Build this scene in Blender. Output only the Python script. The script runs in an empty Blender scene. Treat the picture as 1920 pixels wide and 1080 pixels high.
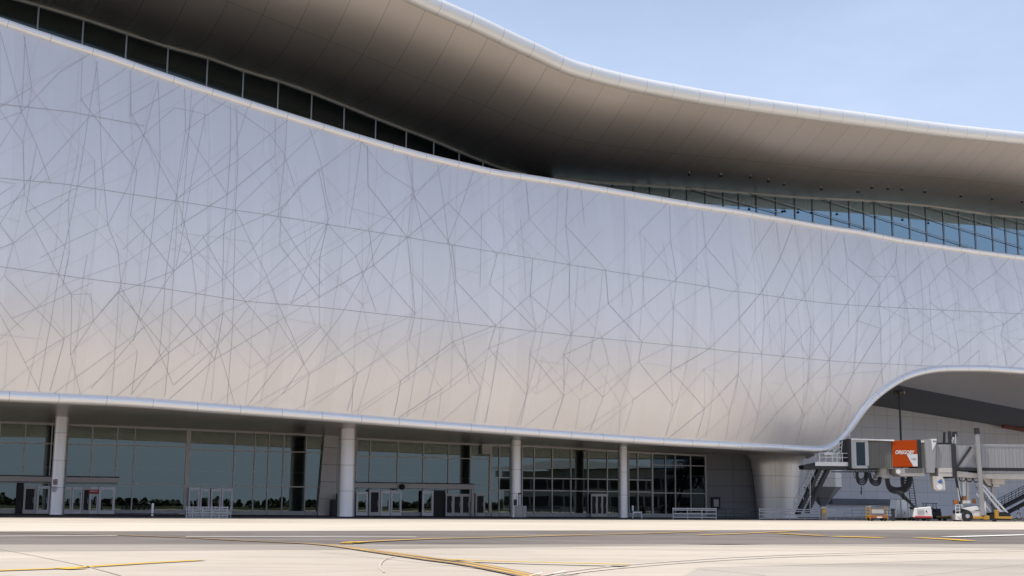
import bpy, math, random
from mathutils import Vector, Matrix
rad = math.radians
rnd = random.Random(11)
scene = bpy.context.scene
COL = scene.collection

# ------------------------------------------------------------------ camera
HC, FPX = 1.05, 2520.0
PITCH, ROLL = rad(9.24), rad(0.5)
R0 = Vector((1, 0, 0)); U0 = Vector((0, -math.sin(PITCH), math.cos(PITCH))); F0 = Vector((0, math.cos(PITCH), math.sin(PITCH)))
CR = math.cos(ROLL) * R0 + math.sin(ROLL) * U0
CU = -math.sin(ROLL) * R0 + math.cos(ROLL) * U0
CAM = Vector((0, 0, HC))
cd = bpy.data.cameras.new('camera'); cam = bpy.data.objects.new('camera', cd); COL.objects.link(cam)
m = Matrix.Identity(4)
for i in range(3):
    m[i][0] = CR[i]; m[i][1] = CU[i]; m[i][2] = -F0[i]; m[i][3] = CAM[i]
cam.matrix_world = m
cd.sensor_width = 36; cd.lens = FPX / 1920 * 36; cd.clip_end = 6000; cd.clip_start = .1
scene.camera = cam

def ray(px, py):
    return (F0 * FPX + CR * (px - 960) - CU * (py - 540)).normalized()
def hit(px, py, p0, n):
    r = ray(px, py); return CAM + r * ((p0 - CAM).dot(n) / r.dot(n))
def ground(px, py, z=0.0):
    return hit(px, py, Vector((0, 0, z)), Vector((0, 0, 1)))
# facade frame: D along the facade, N inward
D = Vector((.861, .508, 0)).normalized(); N = Vector((-D.y, D.x, 0)); O = Vector((0, 121.4, 0)); Z = Vector((0, 0, 1))
def W(s, c, z): return O + D * s + N * c + Z * z
def SC(p): q = p - O; return q.dot(D), q.dot(N), p.z
def FAC(px, py, c=0.0): return SC(hit(px, py, O + N * c, N))   # -> (s, c, z)
# glass line of the ground floor
def atY(px, py, Y): return hit(px, py, Vector((0, Y, 0)), Vector((0, 1, 0)))
GA = atY(0, 900, 121.0); GB = atY(1322, 900, 147.0); GA.z = GB.z = 0
DG = (GB - GA).normalized(); NG = Vector((-DG.y, DG.x, 0))
def GP(px, py, off=0.0): return hit(px, py, GA - NG * off, NG)   # off>0: towards the apron
def ga(px, py, off=0.0): return (GP(px, py, off) - GA).dot(DG)
def GW(a, off, z): return GA + DG * a - NG * off + Z * z

class Curve:                       # monotone cubic through (x, y)
    def __init__(s, pts):
        pts = sorted(pts); s.x = [p[0] for p in pts]; s.y = [p[1] for p in pts]
        n = len(pts); d = [(s.y[i+1]-s.y[i])/(s.x[i+1]-s.x[i]) for i in range(n-1)]
        mm = [d[0]] + [0 if d[i-1]*d[i] <= 0 else 2/(1/d[i-1]+1/d[i]) for i in range(1, n-1)] + [d[-1]]
        s.m = mm
    def __call__(s, x):
        X, Y, M = s.x, s.y, s.m
        if x <= X[0]: return Y[0] + M[0]*(x-X[0])
        if x >= X[-1]: return Y[-1] + M[-1]*(x-X[-1])
        lo, hi = 0, len(X)-1
        while hi-lo > 1:
            k = (lo+hi)//2
            if X[k] <= x: lo = k
            else: hi = k
        h = X[hi]-X[lo]; t = (x-X[lo])/h
        return ((2*t**3-3*t*t+1)*Y[lo] + (t**3-2*t*t+t)*h*M[lo] + (-2*t**3+3*t*t)*Y[hi] + (t**3-t*t)*h*M[hi])

def hull_c(z, s):                 # bulging section, turning in where the hull comes down to the big pier
    t = max(0, min(1, (s-16)/26)); t = t*t*(3-2*t)
    k = max(0, min(1, (29-z)/14)); k = k*k*(3-2*k)
    o = 4.6*t
    if z < 17: return -6.3 + 2.3*((17-z)/10)**2 + o
    return -6.3 + 2.3*((z-17)/15)**2 + o
def soff(s, t):                    # roof soffit profile, t: 0 at the rim, 1 at the clerestory
    a, b = z_roof(s)-.5, z_in(s)
    return b+(a-b)*(1-t)**1.95 - .85*math.sin(math.pi*t)
def hullpt(px, py):
    c = -6.0
    for _ in range(8):
        s, c_, z = FAC(px, py, c); c = hull_c(z, s)
    return s, z
RIM_ROOF = [(-400,-600),(-200,-500),(0,-400),(250,-270),(450,-165),(600,-92),(700,-45),(795,2),(850,26),(900,48),(950,72),(1000,95),(1080,130),(1200,160),(1300,179),(1430,199),(1600,222),(1760,243),(1920,260),(2150,285),(2500,320)]
INNER = [(-400,-140),(-200,-75),(0,-10),(55,5),(140,30),(225,58),(305,85),(380,105),(450,130),(517,150),(580,172),(643,197),(705,222),(760,243),(812,263),(860,284),(905,302),(950,318),(1000,328),(1050,334),(1100,339),(1200,346),(1300,353),(1400,361),(1500,369),(1600,374),(1650,377),(1760,388),(1850,401),(1920,408),(2150,440),(2500,480)]
RIM_TOP = [(-400,-100),(-200,-30),(0,40),(125,82),(200,106),(300,141),(400,174),(530,215),(690,264),(810,297),(880,313),(940,326),(1000,335),(1100,351),(1200,368),(1300,385),(1400,401),(1510,420),(1600,434),(1700,453),(1800,468),(1920,484),(2150,510),(2500,545)]
RIM_BOT = [(-400,715),(-200,728),(0,742),(200,751),(400,765),(600,780),(800,796),(1000,811),(1200,825),(1300,831),(1400,837),(1480,841),(1520,843),(1540,842.5),(1551,840),(1563,834),(1574,826),(1590,809),(1606,786),(1622,764),(1644,742),(1669,723),(1700,706),(1732,696.5),(1763,692),(1814,691),(1860,692),(1920,696),(2150,706),(2500,725)]
C_ROOF, C_IN = -6.3, 10.0
z_roof = Curve([FAC(x, y, C_ROOF)[::2] for x, y in RIM_ROOF])
z_in = Curve([FAC(x, y, C_IN)[::2] for x, y in INNER])
z_top = Curve([hullpt(x, y) for x, y in RIM_TOP])
z_bot = Curve([hullpt(x, y) for x, y in RIM_BOT])
S0, S1 = -62.0, 112.0
S_FOOT = hullpt(1551, 840)[0]

# ------------------------------------------------------------------ materials
def nodes(name):
    mt = bpy.data.materials.new(name); mt.use_nodes = True
    return mt, mt.node_tree, mt.node_tree.nodes['Principled BSDF']
def nd(t, typ, **kw):
    n = t.nodes.new(typ)
    for k, v in kw.items():
        if k in n.inputs: n.inputs[k].default_value = v
        else: setattr(n, k, v)
    return n
def mat(name, col, rough=.5, metal=0., noise=.08, scale=3., spec=.5, stretch=(1, 1, 1), coat=0.):
    mt, t, b = nodes(name)
    tc = nd(t, 'ShaderNodeTexCoord'); mp = nd(t, 'ShaderNodeMapping'); mp.inputs['Scale'].default_value = stretch
    t.links.new(tc.outputs['Object'], mp.inputs[0])
    nz = nd(t, 'ShaderNodeTexNoise', Scale=scale, Detail=5.)
    t.links.new(mp.outputs[0], nz.inputs['Vector'])
    mx = nd(t, 'ShaderNodeMix', data_type='RGBA')
    mx.inputs[6].default_value = tuple(c*(1-noise) for c in col)+(1,)
    mx.inputs[7].default_value = tuple(min(1, c*(1+noise)) for c in col)+(1,)
    t.links.new(nz.outputs[0], mx.inputs[0]); t.links.new(mx.outputs[2], b.inputs['Base Color'])
    b.inputs['Roughness'].default_value = rough; b.inputs['Metallic'].default_value = metal
    b.inputs['Specular IOR Level'].default_value = spec; b.inputs['Coat Weight'].default_value = coat
    return mt
def panel_mat(name, col, line, bw, bh, mortar, rough, metal, rot=False, streak=.05, spec=.5):
    """sheet cladding with joints laid out in metres along the surface (UV)"""
    mt, t, b = nodes(name)
    uv = nd(t, 'ShaderNodeUVMap')
    br = nd(t, 'ShaderNodeTexBrick', offset=0., squash=1.)
    br.inputs['Scale'].default_value = 1.; br.inputs['Mortar Size'].default_value = mortar; br.inputs['Mortar Smooth'].default_value = .3
    br.inputs['Brick Width'].default_value = bw; br.inputs['Row Height'].default_value = bh
    br.inputs['Color1'].default_value = tuple(c*.97 for c in col)+(1,); br.inputs['Color2'].default_value = tuple(min(1, c*1.03) for c in col)+(1,)
    br.inputs['Mortar'].default_value = tuple(line)+(1,)
    t.links.new(uv.outputs[0], br.inputs['Vector'])
    mp = nd(t, 'ShaderNodeMapping'); mp.inputs['Scale'].default_value = (2.5, .12, 1)
    t.links.new(uv.outputs[0], mp.inputs[0])
    nz = nd(t, 'ShaderNodeTexNoise', Scale=1., Detail=6.)
    t.links.new(mp.outputs[0], nz.inputs['Vector'])
    mr = nd(t, 'ShaderNodeMapRange'); mr.inputs[3].default_value = 1-streak; mr.inputs[4].default_value = 1+streak
    t.links.new(nz.outputs[0], mr.inputs[0])
    mx = nd(t, 'ShaderNodeMix', data_type='RGBA', blend_type='MULTIPLY'); mx.inputs[0].default_value = 1
    t.links.new(br.outputs[0], mx.inputs[6]); t.links.new(mr.outputs[0], mx.inputs[7])
    t.links.new(mx.outputs[2], b.inputs['Base Color'])
    b.inputs['Roughness'].default_value = rough; b.inputs['Metallic'].default_value = metal; b.inputs['Specular IOR Level'].default_value = spec
    return mt
def glass_mat(name, refl, tint, gl=(.75, .93, 1), rough=.0, wav=.0):
    mt = bpy.data.materials.new(name); mt.use_nodes = True; t = mt.node_tree; t.nodes.clear()
    out = nd(t, 'ShaderNodeOutputMaterial'); mx = nd(t, 'ShaderNodeMixShader')
    tr = nd(t, 'ShaderNodeBsdfTransparent'); tr.inputs[0].default_value = tuple(tint)+(1,)
    gs = nd(t, 'ShaderNodeBsdfGlossy'); gs.inputs[0].default_value = tuple(gl)+(1,); gs.inputs['Roughness'].default_value = rough
    fr = nd(t, 'ShaderNodeFresnel'); fr.inputs[0].default_value = 1.5
    ad = nd(t, 'ShaderNodeMath', operation='ADD', use_clamp=True); ad.inputs[1].default_value = refl-.04
    tc = nd(t, 'ShaderNodeTexCoord'); nz = nd(t, 'ShaderNodeTexNoise', Scale=.35, Detail=1.)
    bp = nd(t, 'ShaderNodeBump', Strength=.02 if wav == 0 else wav, Distance=.1)
    t.links.new(tc.outputs['Object'], nz.inputs['Vector']); t.links.new(nz.outputs[0], bp.inputs['Height']); t.links.new(bp.outputs[0], gs.inputs['Normal'])
    t.links.new(fr.outputs[0], ad.inputs[0]); t.links.new(ad.outputs[0], mx.inputs[0]); t.links.new(tr.outputs[0], mx.inputs[1]); t.links.new(gs.outputs[0], mx.inputs[2]); t.links.new(mx.outputs[0], out.inputs[0])
    return mt
M = {}
M['clad'] = panel_mat('white_metal_cladding', (.81, .775, .755), (.79, .755, .735), 1.5, 60, .012, .42, .5, streak=.03)
M['seam'] = mat('dark_panel_joint', (.42, .42, .43), .7)
M['seam2'] = mat('mid_panel_joint', (.57, .565, .575), .6)
M['seam3'] = mat('faint_panel_joint', (.67, .655, .66), .5)
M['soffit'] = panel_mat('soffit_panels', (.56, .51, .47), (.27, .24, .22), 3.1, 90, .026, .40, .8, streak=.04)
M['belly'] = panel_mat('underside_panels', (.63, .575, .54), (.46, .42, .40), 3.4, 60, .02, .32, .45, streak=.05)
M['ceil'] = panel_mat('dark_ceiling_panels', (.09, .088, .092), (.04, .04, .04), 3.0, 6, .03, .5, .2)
M['back'] = panel_mat('grey_wall_panels', (.78, .79, .84), (.42, .43, .46), 2.45, 1.75, .025, .5, .1, streak=.06)
M['darkwall'] = panel_mat('dark_wall_panels', (.20, .20, .21), (.08, .08, .08), 3.4, 2.0, .03, .6, .0)  # dark grey panelled wall beside the flared pier
M['wallp'] = panel_mat('pale_wall_panels', (.60, .57, .55), (.28, .27, .26), 2.4, 1.7, .04, .5, .1)
M['rim'] = mat('polished_rim_metal', (.88, .86, .85), .30, .5, .02, 1.)
M['roofrim'] = mat('white_roof_edge', (.84, .83, .81), .32, .25, .02, 1.)
M['rimjoint'] = mat('rim_joint', (.55, .54, .54), .5, .3)
M['colm'] = panel_mat('column_cladding', (.74, .72, .72), (.34, .33, .33), 8, 2.3, .025, .33, .55, streak=.03)
M['frame'] = mat('aluminium_frame', (.42, .40, .39), .42, .5, .05)
M['framel'] = mat('pale_door_frame', (.58, .57, .60), .4, .35, .05)
M['canopy'] = mat('canopy_fascia', (.50, .45, .44), .45, .2, .04)
M['glass'] = glass_mat('tinted_lobby_glass', .125, (.22, .27, .25), (.86, .99, .90))
M['glassr'] = glass_mat('clerestory_glass', .34, (.22, .30, .34), (.62, .86, 1.0))
M['glassd'] = glass_mat('dark_reflection_glass', .06, (.10, .12, .12), (.7, .9, .95))  # dark reflections are put into the dim tint and low reflectance
M['black'] = mat('rubber_and_opening_black', (.012, .012, .014), .6)
M['dark'] = mat('dark_steel', (.03, .03, .034), .5, .3)
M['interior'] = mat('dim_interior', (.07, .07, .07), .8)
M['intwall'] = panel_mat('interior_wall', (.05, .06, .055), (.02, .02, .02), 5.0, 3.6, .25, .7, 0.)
M['white'] = mat('white_paint', (.66, .65, .64), .45, 0, .14, 1.8, stretch=(1, 1, .4))
M['offwhite'] = mat('cream_paint', (.46, .43, .395), .5, 0, .25, 1.6, stretch=(1, 1, .4))
M['grey'] = mat('grey_paint', (.40, .40, .41), .45, .1, .06)
M['lgrey'] = mat('bridge_side_grey', (.29, .285, .29), .45, .3, .16, 1.4, stretch=(3, 3, .25))
M['dgrey'] = mat('bellows_grey', (.17, .17, .16), .7, 0, .1)
M['steel'] = mat('galvanised_steel', (.34, .34, .36), .4, .6, .1)
M['orange'] = mat('orange_red_panel', (.36, .05, .006), .7, 0, .08, spec=.08)
M['amber'] = mat('amber_lamp', (.30, .10, .015), .35)
M['yellow'] = mat('yellow_paint', (.42, .23, .025), .5, 0, .15)
M['maroon'] = mat('maroon_sign', (.22, .03, .07), .5)
M['red'] = mat('red_paint', (.55, .05, .04), .5)
M['paper'] = mat('white_notice', (.65, .63, .68), .6)
M['brown'] = mat('rust_red_beam', (.25, .07, .04), .6)
M['silver'] = mat('brushed_aluminium', (.60, .59, .57), .32, .8, .12, 1.5, stretch=(3, 3, .4))
M['stripe'] = mat('ground_yellow_paint', (.52, .31, .07), .7, 0, .35, 1.2)
M['stripebold'] = mat('fresh_yellow_paint', (.70, .43, .03), .7, 0, .12, 1.)
M['stripeedge'] = mat('line_border', (.19, .155, .13), .8, 0, .3, 1.)
M['stripew'] = mat('ground_white_paint', (.68, .66, .63), .7, 0, .2, 1.)
M['stripered'] = mat('ground_red_paint', (.50, .26, .26), .7, 0, .2, 1.)
M['leaf'] = mat('far_leaves', (.06, .075, .045), .8, 0, .5, .3)

def concrete(name, a, b_, stain, bw=7.5, bh=6.0, joint=.03, rough=.85, jcol=None, rotz=.62):
    mt, t, b = nodes(name)
    tc = nd(t, 'ShaderNodeTexCoord')
    mp = nd(t, 'ShaderNodeMapping'); mp.inputs['Rotation'].default_value = (0, 0, rotz)
    t.links.new(tc.outputs['Object'], mp.inputs[0])
    n1 = nd(t, 'ShaderNodeTexNoise', Scale=.09, Detail=8., Roughness=.65)
    mp2 = nd(t, 'ShaderNodeMapping'); mp2.inputs['Scale'].default_value = (.25, 2.2, 1); mp2.inputs['Rotation'].default_value = (0, 0, .10)
    t.links.new(tc.outputs['Object'], mp2.inputs[0])
    n2 = nd(t, 'ShaderNodeTexNoise', Scale=.16, Detail=8., Roughness=.65)
    n3 = nd(t, 'ShaderNodeTexNoise', Scale=14., Detail=4.)
    t.links.new(mp.outputs[0], n1.inputs[0]); t.links.new(mp2.outputs[0], n2.inputs[0]); t.links.new(tc.outputs['Object'], n3.inputs[0])
    r1 = nd(t, 'ShaderNodeValToRGB'); r1.color_ramp.elements[0].position = .40; r1.color_ramp.elements[1].position = .58
    r1.color_ramp.elements[0].color = tuple(b_)+(1,); r1.color_ramp.elements[1].color = tuple(a)+(1,)
    t.links.new(n1.outputs[0], r1.inputs[0])
    r2 = nd(t, 'ShaderNodeMapRange'); r2.inputs[1].default_value = .40; r2.inputs[2].default_value = .66; r2.inputs[3].default_value = 1; r2.inputs[4].default_value = stain
    t.links.new(n2.outputs[0], r2.inputs[0])
    r3 = nd(t, 'ShaderNodeMapRange'); r3.inputs[3].default_value = .93; r3.inputs[4].default_value = 1.07
    t.links.new(n3.outputs[0], r3.inputs[0])
    mu = nd(t, 'ShaderNodeMath', operation='MULTIPLY'); t.links.new(r2.outputs[0], mu.inputs[0]); t.links.new(r3.outputs[0], mu.inputs[1])
    br = nd(t, 'ShaderNodeTexBrick', offset=0.)
    br.inputs['Scale'].default_value = 1.; br.inputs['Mortar Size'].default_value = joint; br.inputs['Mortar Smooth'].default_value = .2
    br.inputs['Brick Width'].default_value = bw; br.inputs['Row Height'].default_value = bh
    br.inputs['Color1'].default_value = (1, 1, 1, 1); br.inputs['Color2'].default_value = (.93, .93, .93, 1); br.inputs['Mortar'].default_value = (.7, .68, .65, 1)
    t.links.new(mp.outputs[0], br.inputs[0])
    m1 = nd(t, 'ShaderNodeMix', data_type='RGBA', blend_type='MULTIPLY'); m1.inputs[0].default_value = 1
    m2 = nd(t, 'ShaderNodeMix', data_type='RGBA', blend_type='MULTIPLY'); m2.inputs[0].default_value = 1
    t.links.new(r1.outputs[0], m1.inputs[6]); t.links.new(mu.outputs[0], m1.inputs[7])
    t.links.new(m1.outputs[2], m2.inputs[6]); t.links.new(br.outputs[0], m2.inputs[7])
    t.links.new(m2.outputs[2], b.inputs['Base Color'])
    b.inputs['Roughness'].default_value = rough; b.inputs['Specular IOR Level'].default_value = .2
    return mt
M['apron'] = concrete('apron_concrete', (.51, .45, .375), (.44, .385, .32), .80)
M['road'] = concrete('worn_asphalt', (.20, .175, .155), (.14, .122, .11), .78, 40, 40, .01)
M['grass'] = concrete('dry_grass', (.07, .075, .035), (.045, .055, .025), .7, 400, 400, .001)
M['strip'] = concrete('pale_service_strip', (.56, .50, .415), (.52, .465, .385), .9, 9, 9, .03)

# ------------------------------------------------------------------ mesh builder
class MB:
    def __init__(s): s.v = []; s.f = []; s.mi = []; s.uv = []
    def face(s, pts, mi=0, uv=None):
        b = len(s.v); s.v += [tuple(p) for p in pts]; s.f.append(list(range(b, b+len(pts)))); s.mi.append(mi)
        s.uv.append(uv if uv else [(0, 0)]*len(pts))
    def grid(s, P, UV=None, mi=0, closed=False):
        nr, nc = len(P), len(P[0]); b = len(s.v)
        for r in P: s.v += [tuple(p) for p in r]
        for i in range(nr-1):
            for j in range(nc if closed else nc-1):
                k = (j+1) % nc
                s.f.append([b+i*nc+j, b+i*nc+k, b+(i+1)*nc+k, b+(i+1)*nc+j]); s.mi.append(mi)
                if UV: s.uv.append([UV[i][j], UV[i][j+1], UV[i+1][j+1], UV[i+1][j]])
                else: s.uv.append([(0, 0)]*4)
        return s
    def box(s, c, sz, X=Vector((1, 0, 0)), Y=Vector((0, 1, 0)), Zv=Vector((0, 0, 1)), mi=0):
        c = Vector(c); b = len(s.v)
        for k in (-.5, .5):
            for j in (-.5, .5):
                for i in (-.5, .5): s.v.append(tuple(c + X*sz[0]*i + Y*sz[1]*j + Zv*sz[2]*k))
        for q in ((0, 2, 3, 1), (4, 5, 7, 6), (0, 1, 5, 4), (2, 6, 7, 3), (0, 4, 6, 2), (1, 3, 7, 5)):
            s.f.append([b+i for i in q]); s.mi.append(mi)
            dims = {0: (sz[0], sz[1]), 4: (sz[0], sz[1])}
            s.uv.append([(0, 0), (sz[0], 0), (sz[0], sz[2]), (0, sz[2])])
        return s
    def hexa(s, p, mi=0):           # 8 corners: bottom 4, top 4
        b = len(s.v); s.v += [tuple(q) for q in p]
        for q in ((3, 2, 1, 0), (4, 5, 6, 7), (0, 1, 5, 4), (1, 2, 6, 5), (2, 3, 7, 6), (3, 0, 4, 7)):
            s.f.append([b+i for i in q]); s.mi.append(mi); s.uv.append([(0, 0)]*4)
        return s
    def tube(s, path, r, n=8, mi=0, cap=True, uvs=None):
        path = [Vector(p) for p in path]; rings = []
        rr = r if isinstance(r, (list, tuple)) else [r]*len(path)
        prev = None
        for i, p in enumerate(path):
            t = (path[min(i+1, len(path)-1)] - path[max(i-1, 0)]).normalized()
            a = prev if prev is not None else (Z if abs(t.z) < .9 else Vector((1, 0, 0)))
            u = (a - t*a.dot(t)).normalized(); w = t.cross(u); prev = u
            rings.append([p + (u*math.cos(2*math.pi*k/n) + w*math.sin(2*math.pi*k/n))*rr[i] for k in range(n)])
        s.grid(rings, None, mi, True)
        if cap: s.face(rings[0][::-1], mi); s.face(rings[-1], mi)
        return s
    def bar(s, a, b, w, h=None, mi=0):
        a, b = Vector(a), Vector(b); t = (b-a).normalized(); h = h or w
        u = t.cross(Z); u = u.normalized() if u.length > .05 else Vector((1, 0, 0)); v = u.cross(t).normalized()
        s.box((a+b)/2, ((b-a).length, w, h), t, u, v, mi); return s
    def lathe(s, prof, base=Vector((0, 0, 0)), n=24, mi=0, ex=1., X=Vector((1, 0, 0)), Y=Vector((0, 1, 0)), uv=True):
        P = []; U = []
        for r, z in prof:
            P.append([base + X*(r*math.cos(2*math.pi*k/n)) + Y*(r*ex*math.sin(2*math.pi*k/n)) + Z*z for k in range(n)])
            U.append([(k*2*math.pi*max(p[0] for p in prof)/n, z) for k in range(n+1)])
        s.grid(P, U if uv else None, mi, True); return s
    def build(s, name, mats, parent=None, smooth=False, bevel=0):
        me = bpy.data.meshes.new(name); me.from_pydata(s.v, [], s.f); me.update()
        if not isinstance(mats, (list, tuple)): mats = [mats]
        for q in mats: me.materials.append(q)
        for i, p in enumerate(me.polygons): p.material_index = s.mi[i]; p.use_smooth = smooth
        ul = me.uv_layers.new(name='UVMap'); k = 0
        flat = [c for f in s.uv for q in f for c in q]
        ul.data.foreach_set('uv', flat)
        o = bpy.data.objects.new(name, me); COL.objects.link(o)
        if parent: o.parent = parent
        if bevel:
            bv = o.modifiers.new('bevel', 'BEVEL'); bv.width = bevel; bv.segments = 2; bv.limit_method = 'ANGLE'
        return o
def tag(o, label=None, cat=None, group=None, kind=None):
    if label: o['label'] = label
    if cat: o['category'] = cat
    if group: o['group'] = group
    if kind: o['kind'] = kind
    return o
def empty(name, loc, label, cat, group=None):
    e = bpy.data.objects.new(name, None); COL.objects.link(e); e.location = loc
    e.empty_display_size = .5
    return tag(e, label, cat, group)
def adopt(root):                      # parts are modelled in world coordinates: shift them under their root
    inv = Matrix.Translation(-root.location)
    for ch in root.children: ch.matrix_parent_inverse = inv
def lin(a, b, n): return [a+(b-a)*i/(n-1) for i in range(n)]

# ------------------------------------------------------------------ ground
def sheet(name, pts, z, m_, label=None):
    b = MB(); b.face([Vector((p[0], p[1], z)) for p in pts]); o = b.build(name, m_); tag(o, label, None, None, 'structure'); return o
sheet('ground', [(-3000, -3000), (3000, -3000), (3000, 3000), (-3000, 3000)], -.012, M['grass'], 'dry grass field beyond the apron')
sheet('apron', [(-420, 4), (420, 4), (520, 330), (-420, 330)], 0, M['apron'], 'pale concrete apron in front of the terminal')
def G2(px, py): p = ground(px, py); return (p.x, p.y)
def ext(a, b, k): return (a[0]+(a[0]-b[0])*k, a[1]+(a[1]-b[1])*k)
a0, a1 = G2(0, 996.5), G2(1920, 993); b0, b1 = G2(0, 1021), G2(1920, 1020.5)
sheet('road', [ext(b0, b1, 2), ext(b1, b0, 2), ext(a1, a0, 2), ext(a0, a1, 2)], .004, M['road'], 'grey asphalt service road crossing the apron')
M['worn'] = concrete('worn_transition', (.36, .32, .275), (.30, .265, .23), .75, 60, 60, .005)
sheet('road', [G2(-300, 1020), G2(1500, 1020), G2(1000, 1026), G2(600, 1031), G2(200, 1033.5), G2(-300, 1035)], .0025, M['worn'], 'worn greyish margin of the road')
sheet('road', [G2(1100, 1019), G2(2200, 1018), G2(2200, 1031), G2(1900, 1028), G2(1500, 1023)], .0025, M['worn'], 'worn greyish margin of the road at right')
sheet('apron', [G2(1310, 1065), G2(1500, 1059), G2(1800, 1049), G2(2300, 1042), G2(2300, 1120), G2(1200, 1120)], .003, concrete('older_concrete', (.43, .385, .33), (.37, .33, .285), .8), 'older greyer concrete slabs at lower right')
c0, c1 = G2(0, 980.5), G2(1920, 979)
sheet('pavement', [ext(a0, a1, 2), ext(a1, a0, 2), ext(c1, c0, 2), ext(c0, c1, 2)], .004, M['strip'], 'bright concrete strip between road and terminal')
# paved kerb strip under the building, a real low step
kb = MB()
for cA, cB, zt in ((-4.2, 34, .10),):
    P = [W(S0, cA, 0), W(S1, cA, 0), W(S1, cB, 0), W(S0, cB, 0)]
    kb.hexa(P + [p + Z*zt for p in P])
# stop the step before the arch on the right
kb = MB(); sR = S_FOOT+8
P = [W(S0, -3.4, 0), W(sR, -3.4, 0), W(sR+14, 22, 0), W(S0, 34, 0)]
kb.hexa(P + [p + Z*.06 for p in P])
tag(kb.build('pavement', concrete('shaded_paving', (.08, .075, .075), (.06, .058, .058), .85, 3, 3, .03)), 'paving under the overhanging hall, its shade painted in', None, None, 'structure')  # shade under the hall is put into this near-black paving colour

def stripe(pts, w, mi_mats, name, label, border=0., z=.008, dense=True):
    P = [ground(*p) for p in pts]; Q = []
    for i in range(len(P)-1):
        for k in range(6):
            # Catmull-Rom on the ground
            p0, p1, p2, p3 = P[max(i-1, 0)], P[i], P[i+1], P[min(i+2, len(P)-1)]; t = k/6
            Q.append(.5*((2*p1)+(p2-p0)*t+(2*p0-5*p1+4*p2-p3)*t*t+(3*p1-p0-3*p2+p3)*t**3))
    Q.append(P[-1]); b = MB()
    def rib(o0, o1, zz, mi):
        L = []; R = []
        for i, q in enumerate(Q):
            t = (Q[min(i+1, len(Q)-1)]-Q[max(i-1, 0)]); t.z = 0; t.normalize(); n = Vector((-t.y, t.x, 0))
            a = q+n*o0; c = q+n*o1; a.z = c.z = zz; L.append(a); R.append(c)
        b.grid([L, R], None, mi)
    if border: rib(-w/2-border, w/2+border, z, 1)
    rib(-w/2, w/2, z+.004, 0)
    o = b.build(name, mi_mats); return tag(o, label, None, None, 'structure')
Y_, E_, B_, Wm = M['stripe'], M['stripeedge'], M['stripebold'], M['stripew']
stripe([(-60, 1073), (0, 1070.5), (120, 1066), (250, 1058), (372, 1051.3)], .20, [B_, E_], 'yellow_line', 'bright yellow guide line with dark borders at lower left', .10)
stripe([(115, 1068.2), (150, 1066.8)], .32, [B_, E_], 'yellow_patch', 'yellow marking block on the left guide line', .05, .014)
for k, (o_, nm) in enumerate(((0, 'upper'), (5, 'lower'))):
    pts = [(-60, 998), (0, 999.6), (200, 1004), (350, 1009.5), (480, 1016), (600, 1021.5), (700, 1033), (800, 1046), (870, 1055), (960, 1072), (1010, 1084)]
    pts = [(x, y+o_*max(0, min(1, (x-560)/260))) for x, y in pts]
    stripe(pts, (.12 if k == 0 else .11), [Y_, E_], 'yellow_line', '%s stripe of the long curved taxi line' % nm, .075, .016+.006*k)
stripe([(650, 1021), (665, 1018.5), (800, 1012), (960, 1008), (1080, 1004.5), (1200, 1001.5), (1330, 997)], .30, [Y_, E_], 'yellow_line', 'thin yellow line crossing the asphalt road', .04, .03)
stripe([(655, 1019.6), (672, 1018.6)], .5, [B_, E_], 'yellow_patch', 'small yellow block where two lines meet', .03, .04)
stripe([(850, 1053), (960, 1057), (1100, 1060.5), (1180, 1063)], .19, [B_, E_], 'yellow_line', 'bright yellow line at lower centre', .05, .04)
stripe([(1310, 1004.5), (1400, 1001), (1500, 996)], .35, [Y_, E_], 'yellow_line', 'faded yellow line on the asphalt right of centre', .0, .03)
stripe([(1455, 1001), (1500, 1003.5), (1545, 1006)], .5, [Y_, E_], 'yellow_line', 'short faded yellow dash on the asphalt', .04, .03)
stripe([(1565, 1007), (1655, 1009.5)], .8, [B_, E_], 'yellow_line', 'bold worn yellow dash on the road', .04, .03)
stripe([(1720, 1009.5), (1770, 1012), (1820, 1015.5)], .5, [B_, E_], 'yellow_line', 'rightmost worn yellow dash on the road', .0, .03)
stripe([(-60, 1007.5), (0, 1007), (220, 1006)], .32, [Wm, E_], 'white_line', 'white road edge line at far left', 0, .03)
stripe([(348, 1008), (560, 1008.5), (780, 1008.8)], .32, [Wm, E_], 'white_line', 'white road line in the middle', 0, .036)
stripe([(1780, 1008), (1850, 1006), (1990, 1002)], .8, [Wm, E_], 'white_line', 'white worn line at far right', 0, .03)
for k in range(4):
    x0 = 992+k*22
    stripe([(x0, 1084-k*.9), (x0+24, 1077-k*.4)], .03, [M['stripered'] if k % 2 else Wm, E_], 'hatch_mark', 'red and white hatch painted at the bottom edge', 0, .03+.012*k)
M['tyre'] = mat('tyre_rubber_mark', (.49, .43, .36), .95, 0, .04, 2., spec=.1)
for a_, b_, c_, d_ in (((900, 1100), (1150, 1062), (1500, 1040), (1940, 1030)),):
    for o_ in (0, 1):
        stripe([(x, y+o_*(y-955)*.045) for x, y in (a_, b_, c_, d_)], .14, [M['tyre'], E_], 'tyre_mark', 'faint tyre mark sweeping across the apron', 0, .0045+.0004*o_)
# tar-filled cracks and joints
for pts in ([(600, 1035), (760, 1052), (1000, 1078)], [(0, 1030), (150, 1060), (260, 1090)], [(1310, 1065), (1500, 1060), (1800, 1050)], [(1300, 1066), (1420, 1078), (1460, 1086)], [(720, 1074), (712, 1062), (722, 1050), (745, 1043)]):
    stripe(pts, .035, [mat('joint_sealant', (.47, .41, .345), .95, spec=.1), E_], 'expansion_joint', 'thin sealed joint in the concrete', 0, .008)

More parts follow.
